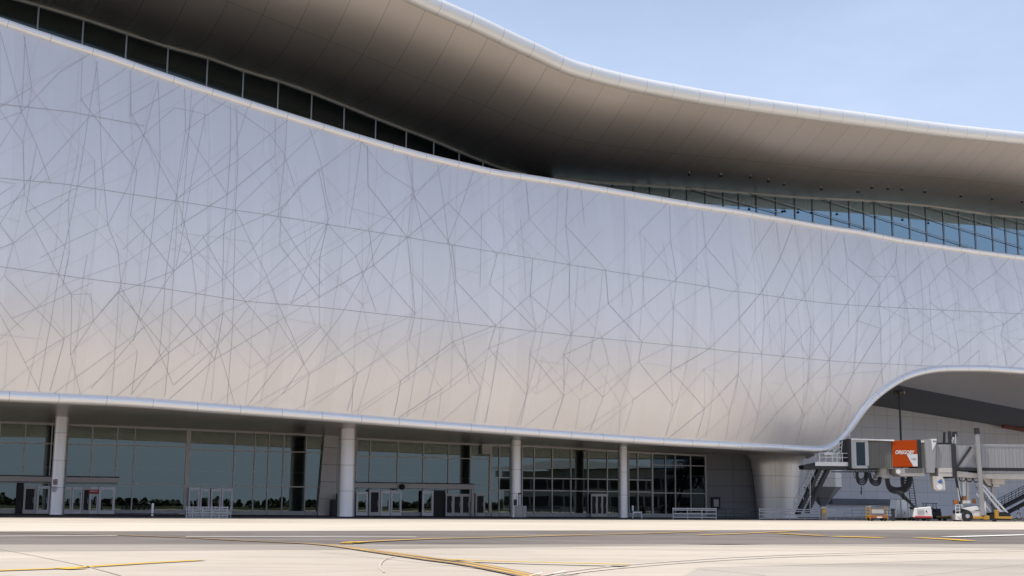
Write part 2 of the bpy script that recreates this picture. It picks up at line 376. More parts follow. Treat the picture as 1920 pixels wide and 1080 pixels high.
# ------------------------------------------------------------------ terminal building
T = empty('airport_terminal', O, 'curved airport terminal with white ribbed metal hull, wavy roof overhang and glazed ground floor', 'building')
svals = []
s = S0
while s < S1:
    svals.append(s)
    s += .35 if S_FOOT-4 < s < S_FOOT+26 else 1.5
svals.append(S1)
# facade cladding
P = []; U = []
NV = 54
for j in range(NV+1):
    v = j/NV; r = []; u = []
    for s in svals:
        z = z_bot(s)+(z_top(s)-z_bot(s))*v
        r.append(W(s, hull_c(z, s), z)); u.append((s, z))
    P.append(r); U.append(u)
hull = MB(); hull.grid(P, U, 0)
# panel joints as thin ribbons on the cladding
def seam(pts, w, mi, off=.012, base=.018):
    q = []
    for i in range(len(pts)-1):
        (s0, z0), (s1, z1) = pts[i], pts[i+1]
        n = max(1, int(math.hypot(s1-s0, z1-z0)/.45))
        for k in range(n): q.append((s0+(s1-s0)*k/n, z0+(z1-z0)*k/n))
    q.append(pts[-1])
    runs = [[]]
    for (s, z) in q:
        if z_bot(s)+.02 < z < z_top(s)-.02 and S0 < s < S1: runs[-1].append((s, z))
        else: runs.append([])
    for run in runs:
        if len(run) < 2: continue
        A = []; B = []
        for i, (s, z) in enumerate(run):
            s2, z2 = run[min(i+1, len(run)-1)]; s1, z1 = run[max(i-1, 0)]
            L = math.hypot(s2-s1, z2-z1) or 1; nx, nz = -(z2-z1)/L*w/2, (s2-s1)/L*w/2
            A.append(W(s+nx, hull_c(z+nz, s+nx)-off-base, z+nz)); B.append(W(s-nx, hull_c(z-nz, s-nx)-off-base, z-nz))
        hull.grid([A, B], None, mi)
def pseam(pp, w, mi, off=.012): seam([hullpt(*p) for p in pp], w, mi, off)
HZ = [[(0,195),(135,210),(270,236)], [(-60,328),(0,334),(120,345),(330,377),(440,394),(550,410)], [(550,410),(610,420),(720,438),(840,458),(960,478),(1090,500),(1240,524),(1365,545),(1520,565),(1700,578),(1990,592)],
      [(-60,493),(0,500),(110,515),(140,520),(300,540),(460,565),(610,577),(850,604),(1080,630),(1360,658),(1550,676),(1760,687)], [(0,628),(80,636)], [(330,436),(460,452),(480,458)]]
for h in HZ[:4]: pseam(h, .038, 1)
for h in HZ[4:]: pseam(h, .04, 3)
TR = [[(0,60),(40,210),(70,275),(95,345)], [(47,70),(40,210),(0,275)], [(0,225),(40,210),(112,135),(180,95)], [(-30,470),(0,420),(58,330)],
 [(183,115),(165,222),(145,350),(110,515),(88,640),(70,745)], [(181,115),(190,300),(202,422),(221,470),(227,540)], [(60,340),(165,222),(290,150)],
 [(58,330),(48,398),(110,515),(134,552),(132,665),(150,738)], [(145,350),(270,252),(327,202),(385,214)], [(245,140),(245,212),(270,255),(300,310),(333,372)],
 [(202,422),(240,350),(270,252),(296,155)], [(296,150),(300,300),(270,540),(250,640)], [(392,175),(362,200),(330,370),(310,520),(298,665)],
 [(230,468),(333,372),(440,305),(540,225)], [(335,370),(440,275),(465,200)], [(392,185),(448,210),(505,250),(533,290),(552,350)],
 [(442,200),(446,300),(441,393),(438,520),(430,690),(425,765)], [(538,225),(533,300),(521,405)], [(382,444),(441,393),(597,242)],
 [(580,240),(600,300),(612,370),(623,400)], [(521,405),(560,350),(668,265)], [(677,265),(669,330),(655,420)], [(677,265),(720,320),(779,358)],
 [(762,287),(775,360),(795,450)], [(718,436),(830,308)], [(820,308),(840,450),(860,600),(880,720)], [(838,458),(888,320)],
 [(48,398),(145,352)], [(75,484),(125,456),(203,421)], [(22,597),(100,565),(173,530)], [(47,680),(88,653),(175,602),(227,540)],
 [(0,590),(47,680),(75,735)], [(-20,540),(22,597),(45,620)], [(227,540),(262,600),(300,665),(325,722)], [(132,666),(175,602),(225,545)],
 [(171,729),(268,614)], [(247,739),(298,670),(366,591),(368,550),(357,465),(333,374)], [(262,602),(317,520),(381,445),(441,393)],
 [(381,445),(422,517),(468,576),(507,622)], [(422,517),(475,465),(521,407)], [(457,560),(554,464),(614,420)],
 [(441,393),(475,465),(498,512),(520,568),(570,682)], [(366,591),(408,648),(440,760)], [(326,722),(408,648),(467,576)], [(521,407),(555,463),(605,535)],
 [(614,420),(667,480),(705,585)], [(545,570),(580,490),(614,420)], [(545,570),(668,480),(718,435)], [(463,762),(529,678),(603,612)],
 [(527,742),(570,682),(640,590),(720,440)], [(0,340),(30,345),(-5,368)], [(385,214),(360,330),(330,500)], [(134,552),(170,551),(175,602)]]
for t_ in TR: pseam(t_, .026, 1)
s6 = hullpt(600, 500)[0]
r2 = random.Random(5)
rows = [0, .17, .385, .52, .66, .82, 1.0]
def sv(s, v): return (s, z_bot(s)+(z_top(s)-z_bot(s))*v)
def spaced(a, b, d, j):
    q = a
    while q < b: yield q + r2.uniform(-j, j); q += d
# near-vertical joints over the whole hull
for s in spaced(S0, S1, 2.6, .8):
    i0 = r2.choice([0, 0, 0, 1, 2, 3]); i1 = r2.choice([6, 6, 6, 5, 4]); i1 = max(i1, i0+2)
    lean = r2.uniform(-.5, 4.6)*(1 if r2.random() < .8 else -.6); pts = []
    for i in range(i0, i1+1):
        pts.append(sv(s+lean*(rows[i]-.5)+r2.uniform(-.10, .10), rows[i]))
    k = r2.random()
    mi, w = (2, .03) if k < .35 else ((3, .034) if k < .9 else (1, .026))
    if s < s6 and k < .4: continue
    seam(pts, w, mi, .009)
# diagonals
def diag(s_lo, s_hi, step, slope_sign, mis, ws):
    for s in spaced(s_lo, s_hi, step, 1.6):
        i = r2.choice([0, 0, 1, 2, 2, 3, 4]); n = r2.choice([2, 3, 3, 4, 5]); pts = [sv(s, rows[i])]
        q = s
        for k in range(i+1, min(6, i+n)+1):
            dz = (rows[k]-rows[k-1])*(z_top(q)-z_bot(q))
            q += slope_sign*dz*(r2.uniform(.62, 1.15) if slope_sign > 0 else r2.uniform(.28, .6))
            pts.append(sv(q, rows[k]+(r2.uniform(-.03, .03) if k < 6 else 0)))
        j = r2.random(); e = 0 if j < .55 else 1
        seam(pts, ws[e], mis[e], .015)
def lattice(a, b, dx, pu, pd, pv, mats_, ws_, seed, full=False):
    q = random.Random(seed); node = {}
    n = int((b-a)/dx)+1
    vr = [0, .14, .29, .385, .53, .66, .83, 1.0]
    for r_ in range(8):
        for i in range(-8, n+8):
            H = 26*vr[r_]
            node[(i, r_)] = (a+i*dx+q.uniform(-.13, .13)*dx+H*.03, vr[r_]+(q.uniform(-.014, .014) if r_ not in (0, 3, 5, 7) else 0))
    if full:                       # faint joints between all neighbouring nodes close the net
        for (i, r_) in list(node):
            for t_, p in (((i, r_+1), pv), ((i+1, r_+1), pu), ((i-(r_ % 2), r_+1), pd)):
                if t_ in node and q.random() < p: seam([sv(*node[(i, r_)]), sv(*node[t_])], ws_[0], mats_[0], .009)
        return
    for i in range(-8, n+8):       # chains end on nodes, so every joint meets another
        for kind, p in (('u', pu), ('d', pd), ('v', pv)):
            r_ = q.choice([0, 0, 0, 1, 2])
            while r_ < 7:
                L = q.choice([1, 2, 2, 3, 4, 5]); chain = [(i if kind == 'v' else i, r_)]; ii, rr = chain[0]
                while rr < 7 and len(chain) <= L:
                    if kind == 'u': ii += 1
                    elif kind == 'd' and (rr % 2): ii -= 1
                    rr += 1
                    if (ii, rr) not in node: break
                    chain.append((ii, rr))
                if len(chain) > 1 and q.random() < p:
                    k = q.randrange(2); seam([sv(*node[c]) for c in chain], ws_[k], mats_[k], .015+.003*k)
                r_ = rr+(0 if q.random() < .6 else 1)
lattice(s6-4, S1+8, 3.9, .85, .75, .55, (1, 2), (.030, .032), 21)
lattice(s6-4, S1+8, 3.9, .75, .75, .6, (3, 3), (.03, .03), 21, True)
lattice(S0, s6-4, 4.4, .45, .45, .5, (3, 3), (.03, .03), 22, True)
for s in spaced(S0, S1, 9, 3):      # short level joints
    v = r2.choice([.27, .45, .58, .72, .3]); L = r2.uniform(2, 6); seam([sv(s, v), sv(s+L, v-.006)], .028, r2.choice([2, 3, 3]), .018)
hull.build('facade_cladding', [M['clad'], M['seam'], M['seam2'], M['seam3']], T, smooth=True)

def rimtube(name, fz, r, fc, mt, s0=S0, s1=S1, step=4.2, dz=0.):
    b = MB(); path = []; s = s0
    ds = 1.0
    ss = []
    while s < s1: ss.append(s); s += .3 if (name == 'lower_rim' and S_FOOT-4 < s < S_FOOT+26) else ds
    path = [W(q, fc(q), fz(q)+dz) for q in ss]
    b.tube(path, r, 20); s = s0+1
    while s < s1-1:                # joint rings
        p0, p1 = W(s, fc(s), fz(s)+dz), W(s+.05, fc(s+.05), fz(s+.05)+dz)
        b.tube([p0, p1], r*1.003, 20, 1, False); s += step
    return b.build(name, [mt, M['rimjoint']], T, smooth=True)
rimtube('upper_rim', z_top, .30, lambda s: hull_c(z_top(s), s)-.05, M['rim'], step=3.1)
rimtube('lower_rim', z_bot, .40, lambda s: hull_c(z_bot(s), s)+.06, M['rim'], step=3.4)
rimtube('roof_rim', z_roof, .74, lambda s: C_ROOF, M['roofrim'], step=3.1)

# roof soffit, roof top, ledge behind the upper rim
P = []; U = []
NR = 16
for j in range(NR+1):
    t = j/NR; r = []; u = []
    for s in svals:
        c = C_ROOF+.2+(C_IN-C_ROOF-.2)*t
        z = soff(s, t)
        r.append(W(s, c, z)); u.append((s, c))
    P.append(r); U.append(u)
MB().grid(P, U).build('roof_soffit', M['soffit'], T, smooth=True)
P = [[W(s, c, z_roof(s)+dz) for s in svals] for c, dz in ((C_ROOF, .45), (C_ROOF+3, .5), (8, .2), (30, -2.5), (60, -8), (60.1, -18))]
MB().grid(P).build('roof_top', M['clad'], T, smooth=True)
P = [[W(s, hull_c(z_top(s), s)*(1-k)+(C_IN+.3)*k, z_top(s)+dz) for s in svals] for k, dz in ((0, .05), (.2, -.1), (1, -.3))]
MB().grid(P).build('roof_ledge', M['dark'], T)

# clerestory windows
def clere(pxs, gm, gx0, grp):
    for i in range(len(pxs)-1):
        sa, sb = FAC(pxs[i], 300, C_IN)[0], FAC(pxs[i+1], 300, C_IN)[0]
        za, zb = z_in(sa), z_in(sb); ba, bb = z_top(sa)-.2, z_top(sb)-.2
        b = MB(); b.face([W(sa, C_IN, ba), W(sb, C_IN, bb), W(sb, C_IN, zb), W(sa, C_IN, za)])
        w = b.build('clerestory_window', gm, T)
        f = MB()
        p0, p1 = W(sa, C_IN-.1, ba), W(sa, C_IN-.1, za)
        f.bar(p0, p1, .11 if gx0 == 0 else .07, .1)
        fr = f.build('mullion', M['rimjoint'] if gx0 == 0 else M['frame'], w)
        f = MB(); f.bar(W(sa, C_IN-.12, za-.05), W(sb, C_IN-.12, zb-.05), .26, .26 if gx0 == 0 else .34); f.build('head_rail', M['roofrim'], w)
clere([-170,-120,-33,53,140,224,304,380,449,516,580,642,702,760,812,860,905,945,985], M['glassd'], 0, 'l')
rx = [378,455,516,590,654,723,790,847,913,985,1056,1122,1190,1258,1312,1353,1417,1481,1543,1607,1666,1724,1788,1836,1881]
clere([1035,1065,1110]+[960+x/2 for x in rx]+[1925,1950,1980,2010], M['glassr'], 1, 'r')
# slanting cable-like transoms in front of the right clerestory
for a, b_ in (((1280,350),(1465,400)), ((1405,362),(1635,430)), ((1535,370),(1825,465)), ((1635,377),(1925,466)), ((1740,388),(2000,462)), ((1850,400),(2060,455)), ((1105,343),(1230,372))):
    A = FAC(*a, C_IN-.3); B = FAC(*b_, C_IN-.3)
    MB().bar(W(*A), W(*B), .07, .07).build('slanting_transom', M['frame'], T)
# dark room behind the clerestory
b = MB()
P = [[W(s, 19, 18) for s in svals], [W(s, 19, z_in(s)+1.5) for s in svals], [W(s, C_IN, z_in(s)+.3) for s in svals]]
b.grid(P)
for q in (S0, S1): b.face([W(q, -4, 18), W(q, 19, 18), W(q, 19, z_in(q)+1.5), W(q, 9, z_in(q)), W(q, -4, 28)])
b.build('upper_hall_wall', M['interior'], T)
b = MB()
for px in (1200, 1275, 1402, 1505, 1640, 1725, 1815, 1880): # pale round columns behind the right clerestory
    s_, c_, z_ = FAC(px, 400, 12.5); b.tube([W(s_, 12.5, 22), W(s_, 12.5, 45)], .45, 12)
b.build('upper_hall_column', mat('upper_column_paint', (.75, .78, .8), .5), T, smooth=True)

# ---------------- underside of the hull
gtop = [(-200, 783), (0, 790), (352, 804), (608, 816), (669, 821), (919, 833), (980, 835), (1180, 846), (1322, 853)]
zg = Curve([(ga(x, y), GP(x, y).z) for x, y in gtop])
def gl_c(s):                      # depth of the glass line at facade coordinate s
    p = GA - O; k = DG.dot(D); a = (s - p.dot(D))/k; q = GA + DG*a; return SC(q)[1], a
s_p = FAC(1402, 850, 8)[0]
bel = [s for s in svals if s <= S_FOOT]
P = []; U = []
for j in range(13):
    t = j/12; r = []; u = []
    for s in bel:
        c0 = hull_c(z_bot(s), s); z0 = z_bot(s)-.33
        cg, a = gl_c(s); cg += .3
        a = min(a, ga(1322, 853)+3)
        zt = zg(a)
        k = max(0, min(1, (s-(S_FOOT-22))/22)); skew = .69*k
        c1 = min(cg, 26)
        c = c0+(c1-c0)*t
        # soft rise right behind the rim, level further in
        z = z0+(zt-z0)*(1-(1-t)**2) + .12*math.sin(math.pi*t)
        r.append(W(s+skew*(c-c0), c, z)); u.append((s, c))
    P.append(r); U.append(u)
belly_edge = [r[-1] for r in P]
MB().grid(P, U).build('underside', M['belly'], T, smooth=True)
# arch underside
cC = FAC(1688, 723, 12); cD = FAC(1920, 768, 12); kC = (cD[2]-cC[2])/(cD[0]-cC[0])
cE = FAC(1634, 760, 30); cF = FAC(1920, 806, 30); kE = (cF[2]-cE[2])/(cF[0]-cE[0])
arc = [s for s in svals if s >= S_FOOT-.01]
arc[0] = S_FOOT
P1 = []; U1 = []; P2 = []; U2 = []
rows_ = [0, .08, .2, .4, .6, .8, 1.]
for t in rows_:
    r = []; u = []
    for s in arc:
        c0 = hull_c(z_bot(s), s); z0 = z_bot(s)-.1; c = c0+(12-c0)*t; s1_ = s+.95*(12-c0)
        z1 = cC[2]+kC*(s1_-cC[0]); tt = t**.8
        r.append(W(s+.95*(c-c0), c, z0+(z1-z0)*tt)); u.append((s, c))
    P1.append(r); U1.append(u)
arch_edge = [r[0] for r in P1]
for t in lin(0, 1, 5):
    r = []; u = []
    for s in arc:
        sa = s+.95*(12-hull_c(z_bot(s), s)); c = 12+18*t; sq = sa+.95*18*t
        r.append(W(sq, c, (cC[2]+kC*(sa-cC[0]))*(1-t)+(cE[2]+kE*(sa+17-cE[0]))*t)); u.append((sq, c))
    P2.append(r); U2.append(u)
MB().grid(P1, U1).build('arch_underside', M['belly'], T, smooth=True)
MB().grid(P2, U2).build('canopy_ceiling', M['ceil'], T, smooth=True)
arch_edge += [r[0] for r in P2[1:]]
b = MB(); n = min(len(belly_edge), len(arch_edge)); 
be = [belly_edge[min(len(belly_edge)-1, int(i*(len(belly_edge)-1)/(n-1)))] for i in range(n)]
b.grid([be, arch_edge[:n]]); b.build('arch_side_wall', M['back'], T)
# back wall under the arch
sa, sb = FAC(1380, 800, 30)[0], 150
b = MB(); zz = lambda s: cE[2]+kE*(s-cE[0])+.1
b.face([W(sa, 30, 0), W(sb, 30, 0), W(sb, 30, zz(sb)), W(sa, 30, max(zz(sa), 15))], 0, [(sa, 0), (sb, 0), (sb, zz(sb)), (sa, max(zz(sa), 15))])
b.build('rear_wall', M['back'], T)
b = MB(); s0_ = FAC(1560, 939, 29)[0]; s1_ = FAC(1700, 939, 29)[0]; z_l = FAC(1600, 943, 29)[2]
b.box(W((s0_+s1_)/2, 29.4, z_l+.2), (s1_-s0_, 1.0, .7), D, N); b.build('wall_band', mat('band_grey', (.16, .19, .24), .6), T)  # dark blue-grey band box low on the rear wall
b = MB(); sA = FAC(1875, 800, 29)[0]; zA = FAC(1900, 803, 29)[2]
b.bar(W(sA, 28.5, cE[2]+kE*(sA-cE[0])-.25), W(sA+30, 28.5, cE[2]+kE*(sA+30-cE[0])-.45), .5, .45); b.build('ceiling_beam', M['brown'], T)

# ---------------- lobby glazing
zt1 = lambda a: zg(a) - (GP(0, 790).z - GP(0, 829).z) if a < ga(640, 850) else zg(a)-2.0
def zpx(px, py): return GP(px, py).z
secs = [
 # (mullion pixels at glass top, y list of transoms (px, py) )
 ([-150, -75, 0, 48, 98, 174, 221, 254, 352], 806, [(35, 830.5), (250, 908)]),
 ([356, 441, 479, 505, 533, 575, 607], 806, [(400, 844), (460, 911.5)]),
 ([640, 669, 694, 746, 794, 841, 882, 919], 830, [(700, 856), (880, 909)]),
 ([921, 936, 957, 979, 1001, 1035, 1070, 1102, 1138, 1160, 1178, 1195, 1222], 850, [(1030, 897), (1060, 920.5)]),
 ([1223, 1247, 1265, 1294, 1322], 870, [(1260, 872.5), (1260, 924.5)]),
]
for si, (xs, yy, trs) in enumerate(secs):
    av = [ga(x, yy) for x in xs]; tz = [zpx(*t) for t in trs]
    for i in range(len(av)-1):
        a_, b_ = av[i], av[i+1]; z0 = .45
        w = MB(); jt = [r2.uniform(-.012, .012) for _ in range(4)]
        for zA, zB, last in ((z0, tz[1], 0), (tz[1], tz[0], 0), (tz[0], None, 1)):   # three panes a bay, each set a hair out of true
            u_, v_ = r2.uniform(-.0035, .0035), r2.uniform(-.0035, .0035); j4 = [u_, v_, v_, u_]
            w.face([GW(a_, j4[0], zA), GW(b_, j4[1], zA), GW(b_, j4[2], zg(b_) if last else zB), GW(a_, j4[3], zg(a_) if last else zB)])
        wo = w.build('window', M['glass'] if si < 4 else M['glassd'], T)
        f = MB(); fw = .10
        if (xs[i] in (352, 356)): fw = .25
        f.box(GW(a_, .05, (z0+zg(a_))/2), (fw, .16, zg(a_)-z0), DG, NG)
        for zq in tz: f.box(GW((a_+b_)/2, .04, zq), (b_-a_-.02, .13, .10), DG, NG)
        f.bar(GW(a_, .04, zg(a_)-.08), GW(b_, .04, zg(b_)-.08), .15, .2)
        f.build('frame', M['frame'], wo)
        s_ = MB(); s_.box(GW((a_+b_)/2, .06, .25), (b_-a_-.03, .22, .40), DG, NG)
        s_.build('sill', M['grey'], wo)
    e = MB(); e.box(GW(av[-1], .05, zg(av[-1])/2), (.16, .2, zg(av[-1])), DG, NG); e.build('end_mullion', M['frame'], T)
# thin pale bar across each section, inside the glass
for x0, x1, py0 in ((-150, 352, 873), (356, 607, 882), (640, 919, 893)):
    a_, b_ = ga(x0, 880), ga(x1, 880); zq = zpx(x0 if x0 > 0 else 0, py0)
    q = MB(); q.box(GW((a_+b_)/2, -1.5, zq), (b_-a_, .12, .10), DG, NG); q.build('pale_bar', M['white'], T)
# pale wall block between second and third bay (leaning edge)
q = MB(); a0_, a1_, a2_ = ga(606, 816), ga(640, 816), ga(597, 965)
P4 = [GW(a2_-.2, .5, 0), GW(a1_, .5, 0), GW(a1_, .5, zg(a1_)), GW(a0_, .5, zg(a0_))]
q.face(P4, 0, [(0, 0), (3, 0), (3, 8), (0, 8)]); q.face([P4[0], P4[3], P4[3]+NG*.6, P4[0]+NG*.6])
q.build('wall_panel', M['wallp'], T)
q = MB(); q.box(GW(ga(622, 950), 1.4, .8), (.8, 1.2, 1.5), DG, NG); q.box(GW(ga(630, 950), 1.4, 1.1), (.4, 1.2, 2.1), DG, NG); q.build('wall_cabinet', M['dark'], T)
q = MB(); aa, ab = ga(1322, 880), ga(1440, 880)
q.face([GW(aa, .06, 0), GW(ab, .06, 0), GW(ab, .06, zg(aa)+.2), GW(aa, .06, zg(aa)+.2)], 0, [(0, 0), (ab-aa, 0), (ab-aa, 8), (0, 8)]); q.build('dark_wall', M['darkwall'], T)
q = MB(); q.box(GW(ga(1340, 945), .15, zpx(1340, 944)), (1.05, .3, 1.4), DG, NG); q.box(GW(ga(1340, 945), .32, zpx(1340, 943)), (.6, .06, .75), DG, NG, mi=1)
q.build('wall_hatch', [M['black'], M['grey']], T)
# lobby interior
q = MB(); aL, aR = ga(-300, 880), ga(1322, 880); dz = 13
q.face([GW(aL, -dz, .06), GW(aR+4, -dz, .06), GW(aR+4, -dz, 9), GW(aL, -dz, 9)], 0, [(0, 0), (aR-aL, 0), (aR-aL, 9), (0, 9)])
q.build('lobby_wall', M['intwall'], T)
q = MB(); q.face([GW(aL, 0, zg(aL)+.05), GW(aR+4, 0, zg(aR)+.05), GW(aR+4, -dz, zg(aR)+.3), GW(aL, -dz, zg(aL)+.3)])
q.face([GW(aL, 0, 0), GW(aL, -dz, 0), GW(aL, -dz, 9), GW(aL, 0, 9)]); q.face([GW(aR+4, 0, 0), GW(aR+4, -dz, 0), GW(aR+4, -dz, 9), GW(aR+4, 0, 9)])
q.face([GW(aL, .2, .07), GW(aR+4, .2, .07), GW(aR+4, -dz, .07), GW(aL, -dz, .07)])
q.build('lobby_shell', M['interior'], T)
for px, w_ in ((50, .5), (375, .6), (495, .7), (812, .9), (1085, .5), (1290, .5)):
    q = MB(); q.tube([GW(ga(px, 880), -3.5, .07), GW(ga(px, 880), -3.5, 8.6)], w_, 14); q.build('lobby_column', M['interior'], T, smooth=True)

# door canopies
def canopy(x0, x1, y0, y1, off):
    a_, b_ = ga(x0, y0, off), ga(x1, y0, off); zt, zb = GP(x1, y0, off).z, GP(x1, y1, off).z
    q = MB(); q.box(GW((a_+b_)/2, off/2+.1, (zt+zb)/2), (b_-a_, off-.1, zt-zb), DG, NG); q.box(GW((a_+b_)/2, off/2+.1, zt+.05), (b_-a_+.1, off, .1), DG, NG, mi=1)
    q.build('door_canopy', [M['canopy'], M['dark']], T)
canopy(-200, 223, 896, 905, 1.3); canopy(663, 888, 908.5, 917.5, 1.3)
def door(x0, x1, y0, y1, off=.5, style='glass', label=None):
    a_, b_ = ga(x0, y1, off), ga(x1, y1, off); z1, z0 = GP((x0+x1)/2, y0, off).z, .07
    w, h = b_-a_, z1-z0; ac = (a_+b_)/2
    t_ = min(.22, w*.16)
    f = MB()
    f.box(GW(a_+t_/2, off, z0+h/2), (t_, .1, h), DG, NG); f.box(GW(b_-t_/2, off, z0+h/2), (t_, .1, h), DG, NG)
    f.box(GW(ac, off, z1-.13), (w-2*t_, .098, .26), DG, NG); f.box(GW(ac, off, z0+.17), (w-2*t_, .098, .34), DG, NG)
    d_ = f.build('door', M['framel'] if style != 'open' else M['frame'], T)
    if label: d_['label'] = label
    g_ = MB(); g_.box(GW(ac, off-.02, z0+h/2), (w-2*t_, .02, h-.3), DG, NG)
    g_.build('door_glass_or_dark', M['glass'] if style == 'glass' else M['black'], d_)  # black infill paints the dark of an open doorway
    hd = MB(); hd.bar(GW(b_-t_-.08, off+.1, 1.0), GW(b_-t_-.08, off+.1, 1.5), .04); hd.build('handle', M['steel'], d_)
    return d_
for a in ((42, 66, 911, 964, 'open'), (67, 91, 911, 964, 'glass'), (117, 132, 913, 965, 'glass'), (133, 152, 913, 965, 'glass'), (153, 167, 913, 965, 'open'), (167, 182, 913, 965, 'glass'), (183, 214, 913, 965, 'glass'),
          (352, 373, 914, 964, 'glass'), (374, 392, 916, 964, 'glass'), (394, 413, 916, 964, 'glass'), (414, 435, 916, 964, 'glass'),
          (667, 689, 922, 968, 'glass'), (691, 712, 918, 968, 'open'), (713, 731, 920, 968, 'glass'), (732, 752, 920, 968, 'glass'), (791, 812, 920, 968, 'glass'), (835, 849, 925, 968, 'open'), (849, 865, 926, 968, 'open'), (865, 881, 926, 968, 'open'), (891, 909, 925, 968, 'open'),
          (1108, 1119, 926, 966, 'open'), (1119, 1129, 926, 966, 'open'), (1129, 1138, 926, 966, 'open')):
    door(*a[:4], .6, a[4])
for x0, x1, y0, y1, off in ((812, 834, 919, 968, .45), (884, 889, 917, 968, .9), (28, 41, 905, 963, .5)):
    a_, b_ = ga(x0, y1, off), ga(x1, y1, off); z1 = GP(x0, y0, off).z
    q = MB(); q.box(GW((a_+b_)/2, off-.1, z1/2), (b_-a_, .2, z1), DG, NG); q.build('dark_opening_or_post', M['black'] if x0 != 884 else M['canopy'], T)  # black boxes paint the dark of doorway openings; the narrow one is a post
q = MB(); q.box(GW(ga(909, 842), .3, (zpx(909, 833)+zpx(909, 852))/2), (ga(918, 842)-ga(901, 842), .5, zpx(909, 833)-zpx(909, 852)), DG, NG); q.build('ceiling_box', M['wallp'], T)

# ---------------- columns
def column(px, wpx, c, base_py):
    s_, _, _ = FAC(px, 900, c); p = W(s_, c, 0); r = wpx/2*p.y/FPX
    zt = 8.9
    q = MB(); prof = [(r*1.02, .06), (r, .25), (r, 2.2), (r, 4.4), (r, 6.6), (r, 8.0), (r*1.0, zt)]
    q.lathe(prof, p, 32); q.build('column', M['colm'], T, smooth=True); return p, r
cols = [column(110, 26, 14, 965), column(650, 32, 8, 968), column(967, 20.5, 8, 968), column(1168, 17.5, 8, 970)]
# the big flared pier
s0_, _, z0_ = FAC(1456, 880, 9); pc = W(s0_, 9, 0); sc_ = pc.y/FPX
zt = 7.3
prof = []
for i in range(25):
    t = i/24; z = zt*t; w = 41+14*t**1.6 + 16*max(0, (t-.80)/.20)**2.2
    prof.append((w*sc_/ .94, z))
q = MB(); q.lathe(prof, pc, 48, 0, .62, D, N)
q.build('flared_pier', panel_mat('pier_cladding', (.80, .77, .74), (.42, .40, .38), 3.1, 2.3, .025, .38, .6, streak=.04), T, smooth=True)
# second pier foot further back: an upside-down wedge on a stub
p0 = atY(1543, 952, 158); p0.z = 0
q = MB(); k = 158/FPX
q.lathe([(.5, 0), (.5, 1.2), (.35, (957-950)*k+1.0), (36*k, (956-914)*k+1.0), (36*k, (956-870)*k+1.0)], p0, 6, 0, .9)
q.build('inverted_pier', M['colm'], T)
adopt(T)

# ------------------------------------------------------------------ spotlights in the roof soffit
for x, y in ((665,243),(783,248),(895,255),(962,270),(1020,282),(1160,298),(1297,310),(1350,293),(1410,296),(1462,302),(1548,311),(1683,328),(1800,338),(1912,350)):
    px, py = 960+x/2, 200+y/2
    # find the soffit point under this ray
    best = None
    for i in range(60):
        c = C_ROOF+1+i*.27; s_, _, z_ = FAC(px, py, c); t = (c-C_ROOF-.2)/(C_IN-C_ROOF-.2)
        zs = soff(s_, t); e_ = abs(zs-z_)
        if best is None or e_ < best[0]: best = (e_, s_, c, zs)
    _, s_, c, zs = best
    e = empty('spotlight', W(s_, c, zs), 'small round dark spotlight fixed under the roof overhang above the right clerestory', 'spotlight', 'spotlights under the roof overhang')
    q = MB(); q.tube([W(s_, c, zs+.1), W(s_, c, zs-.22)], .04, 8); q.build('stem', M['grey'], e)
    q = MB(); q.lathe([(.02, -.18), (.13, -.2), (.19, -.3), (.17, -.4), (.0, -.39)], W(s_, c, zs), 12); q.build('lamp_head', M['dark'], e, smooth=True)
    adopt(e)

# ------------------------------------------------------------------ signs and small things by the lobby
def signplate(colm, px, y0, y1, wpx, mt, name, label, cat, bars=0, bm=None):
    p, r = colm; k = p.y/FPX; d = (CAM-p); d.z = 0; d.normalize(); rt = Vector((-d.y, d.x, 0))
    ctr = p + d*(r+.03); ctr.x += 0; a = atY(px, (y0+y1)/2, ctr.y)
    w, h = wpx*k, (y1-y0)*k
    q = MB(); q.box(Vector((a.x, ctr.y, a.z)), (w, .05, h), rt, d)
    for i in range(bars):
        q.box(Vector((a.x, ctr.y, a.z+h*(.28-.27*i)))+d*.04, (w*(.7 if i != 1 else .8), .02, h*.11), rt, d, mi=1)
    e = q.build(name, [mt, bm or M['paper']]); tag(e, label, cat); return e
signplate(cols[0], 105.5, 898.8, 908.8, 10.5, M['maroon'], 'sign', 'maroon notice plate on the leftmost round column', 'sign', 3)
signplate(cols[0], 104, 911.5, 922.5, 12, M['paper'], 'notice', 'pale paper notice below the maroon plate on the leftmost column', 'notice', 2, M['grey'])
q = MB(); g = GP(175.5, 922, .8); q.box(g, (.85, .04, .38), DG, NG); q.box(g-NG*.03+Z*.05, (.65, .02, .08), DG, NG, mi=1); tag(q.build('sign', [M['red'], M['paper']]), 'small red sticker sign on a glass entrance door at far left', 'sign')
# dome camera over the middle doors
e = empty('dome_lamp', GP(754, 912, 1.5), 'black round dome lamp over the middle entrance doors', 'lamp')
q = MB(); c_ = GP(754, 913, 1.6); q.lathe([(.0, .28), (.15, .27), (.26, .16), (.3, 0), (.26, -.2), (.1, -.27), (0, -.28)], c_, 16); q.build('dome', M['black'], e, smooth=True)
q = MB(); q.box(c_+Z*-.1, (.25, .8, .15), DG, NG); q.build('bracket', M['dark'], e); adopt(e)
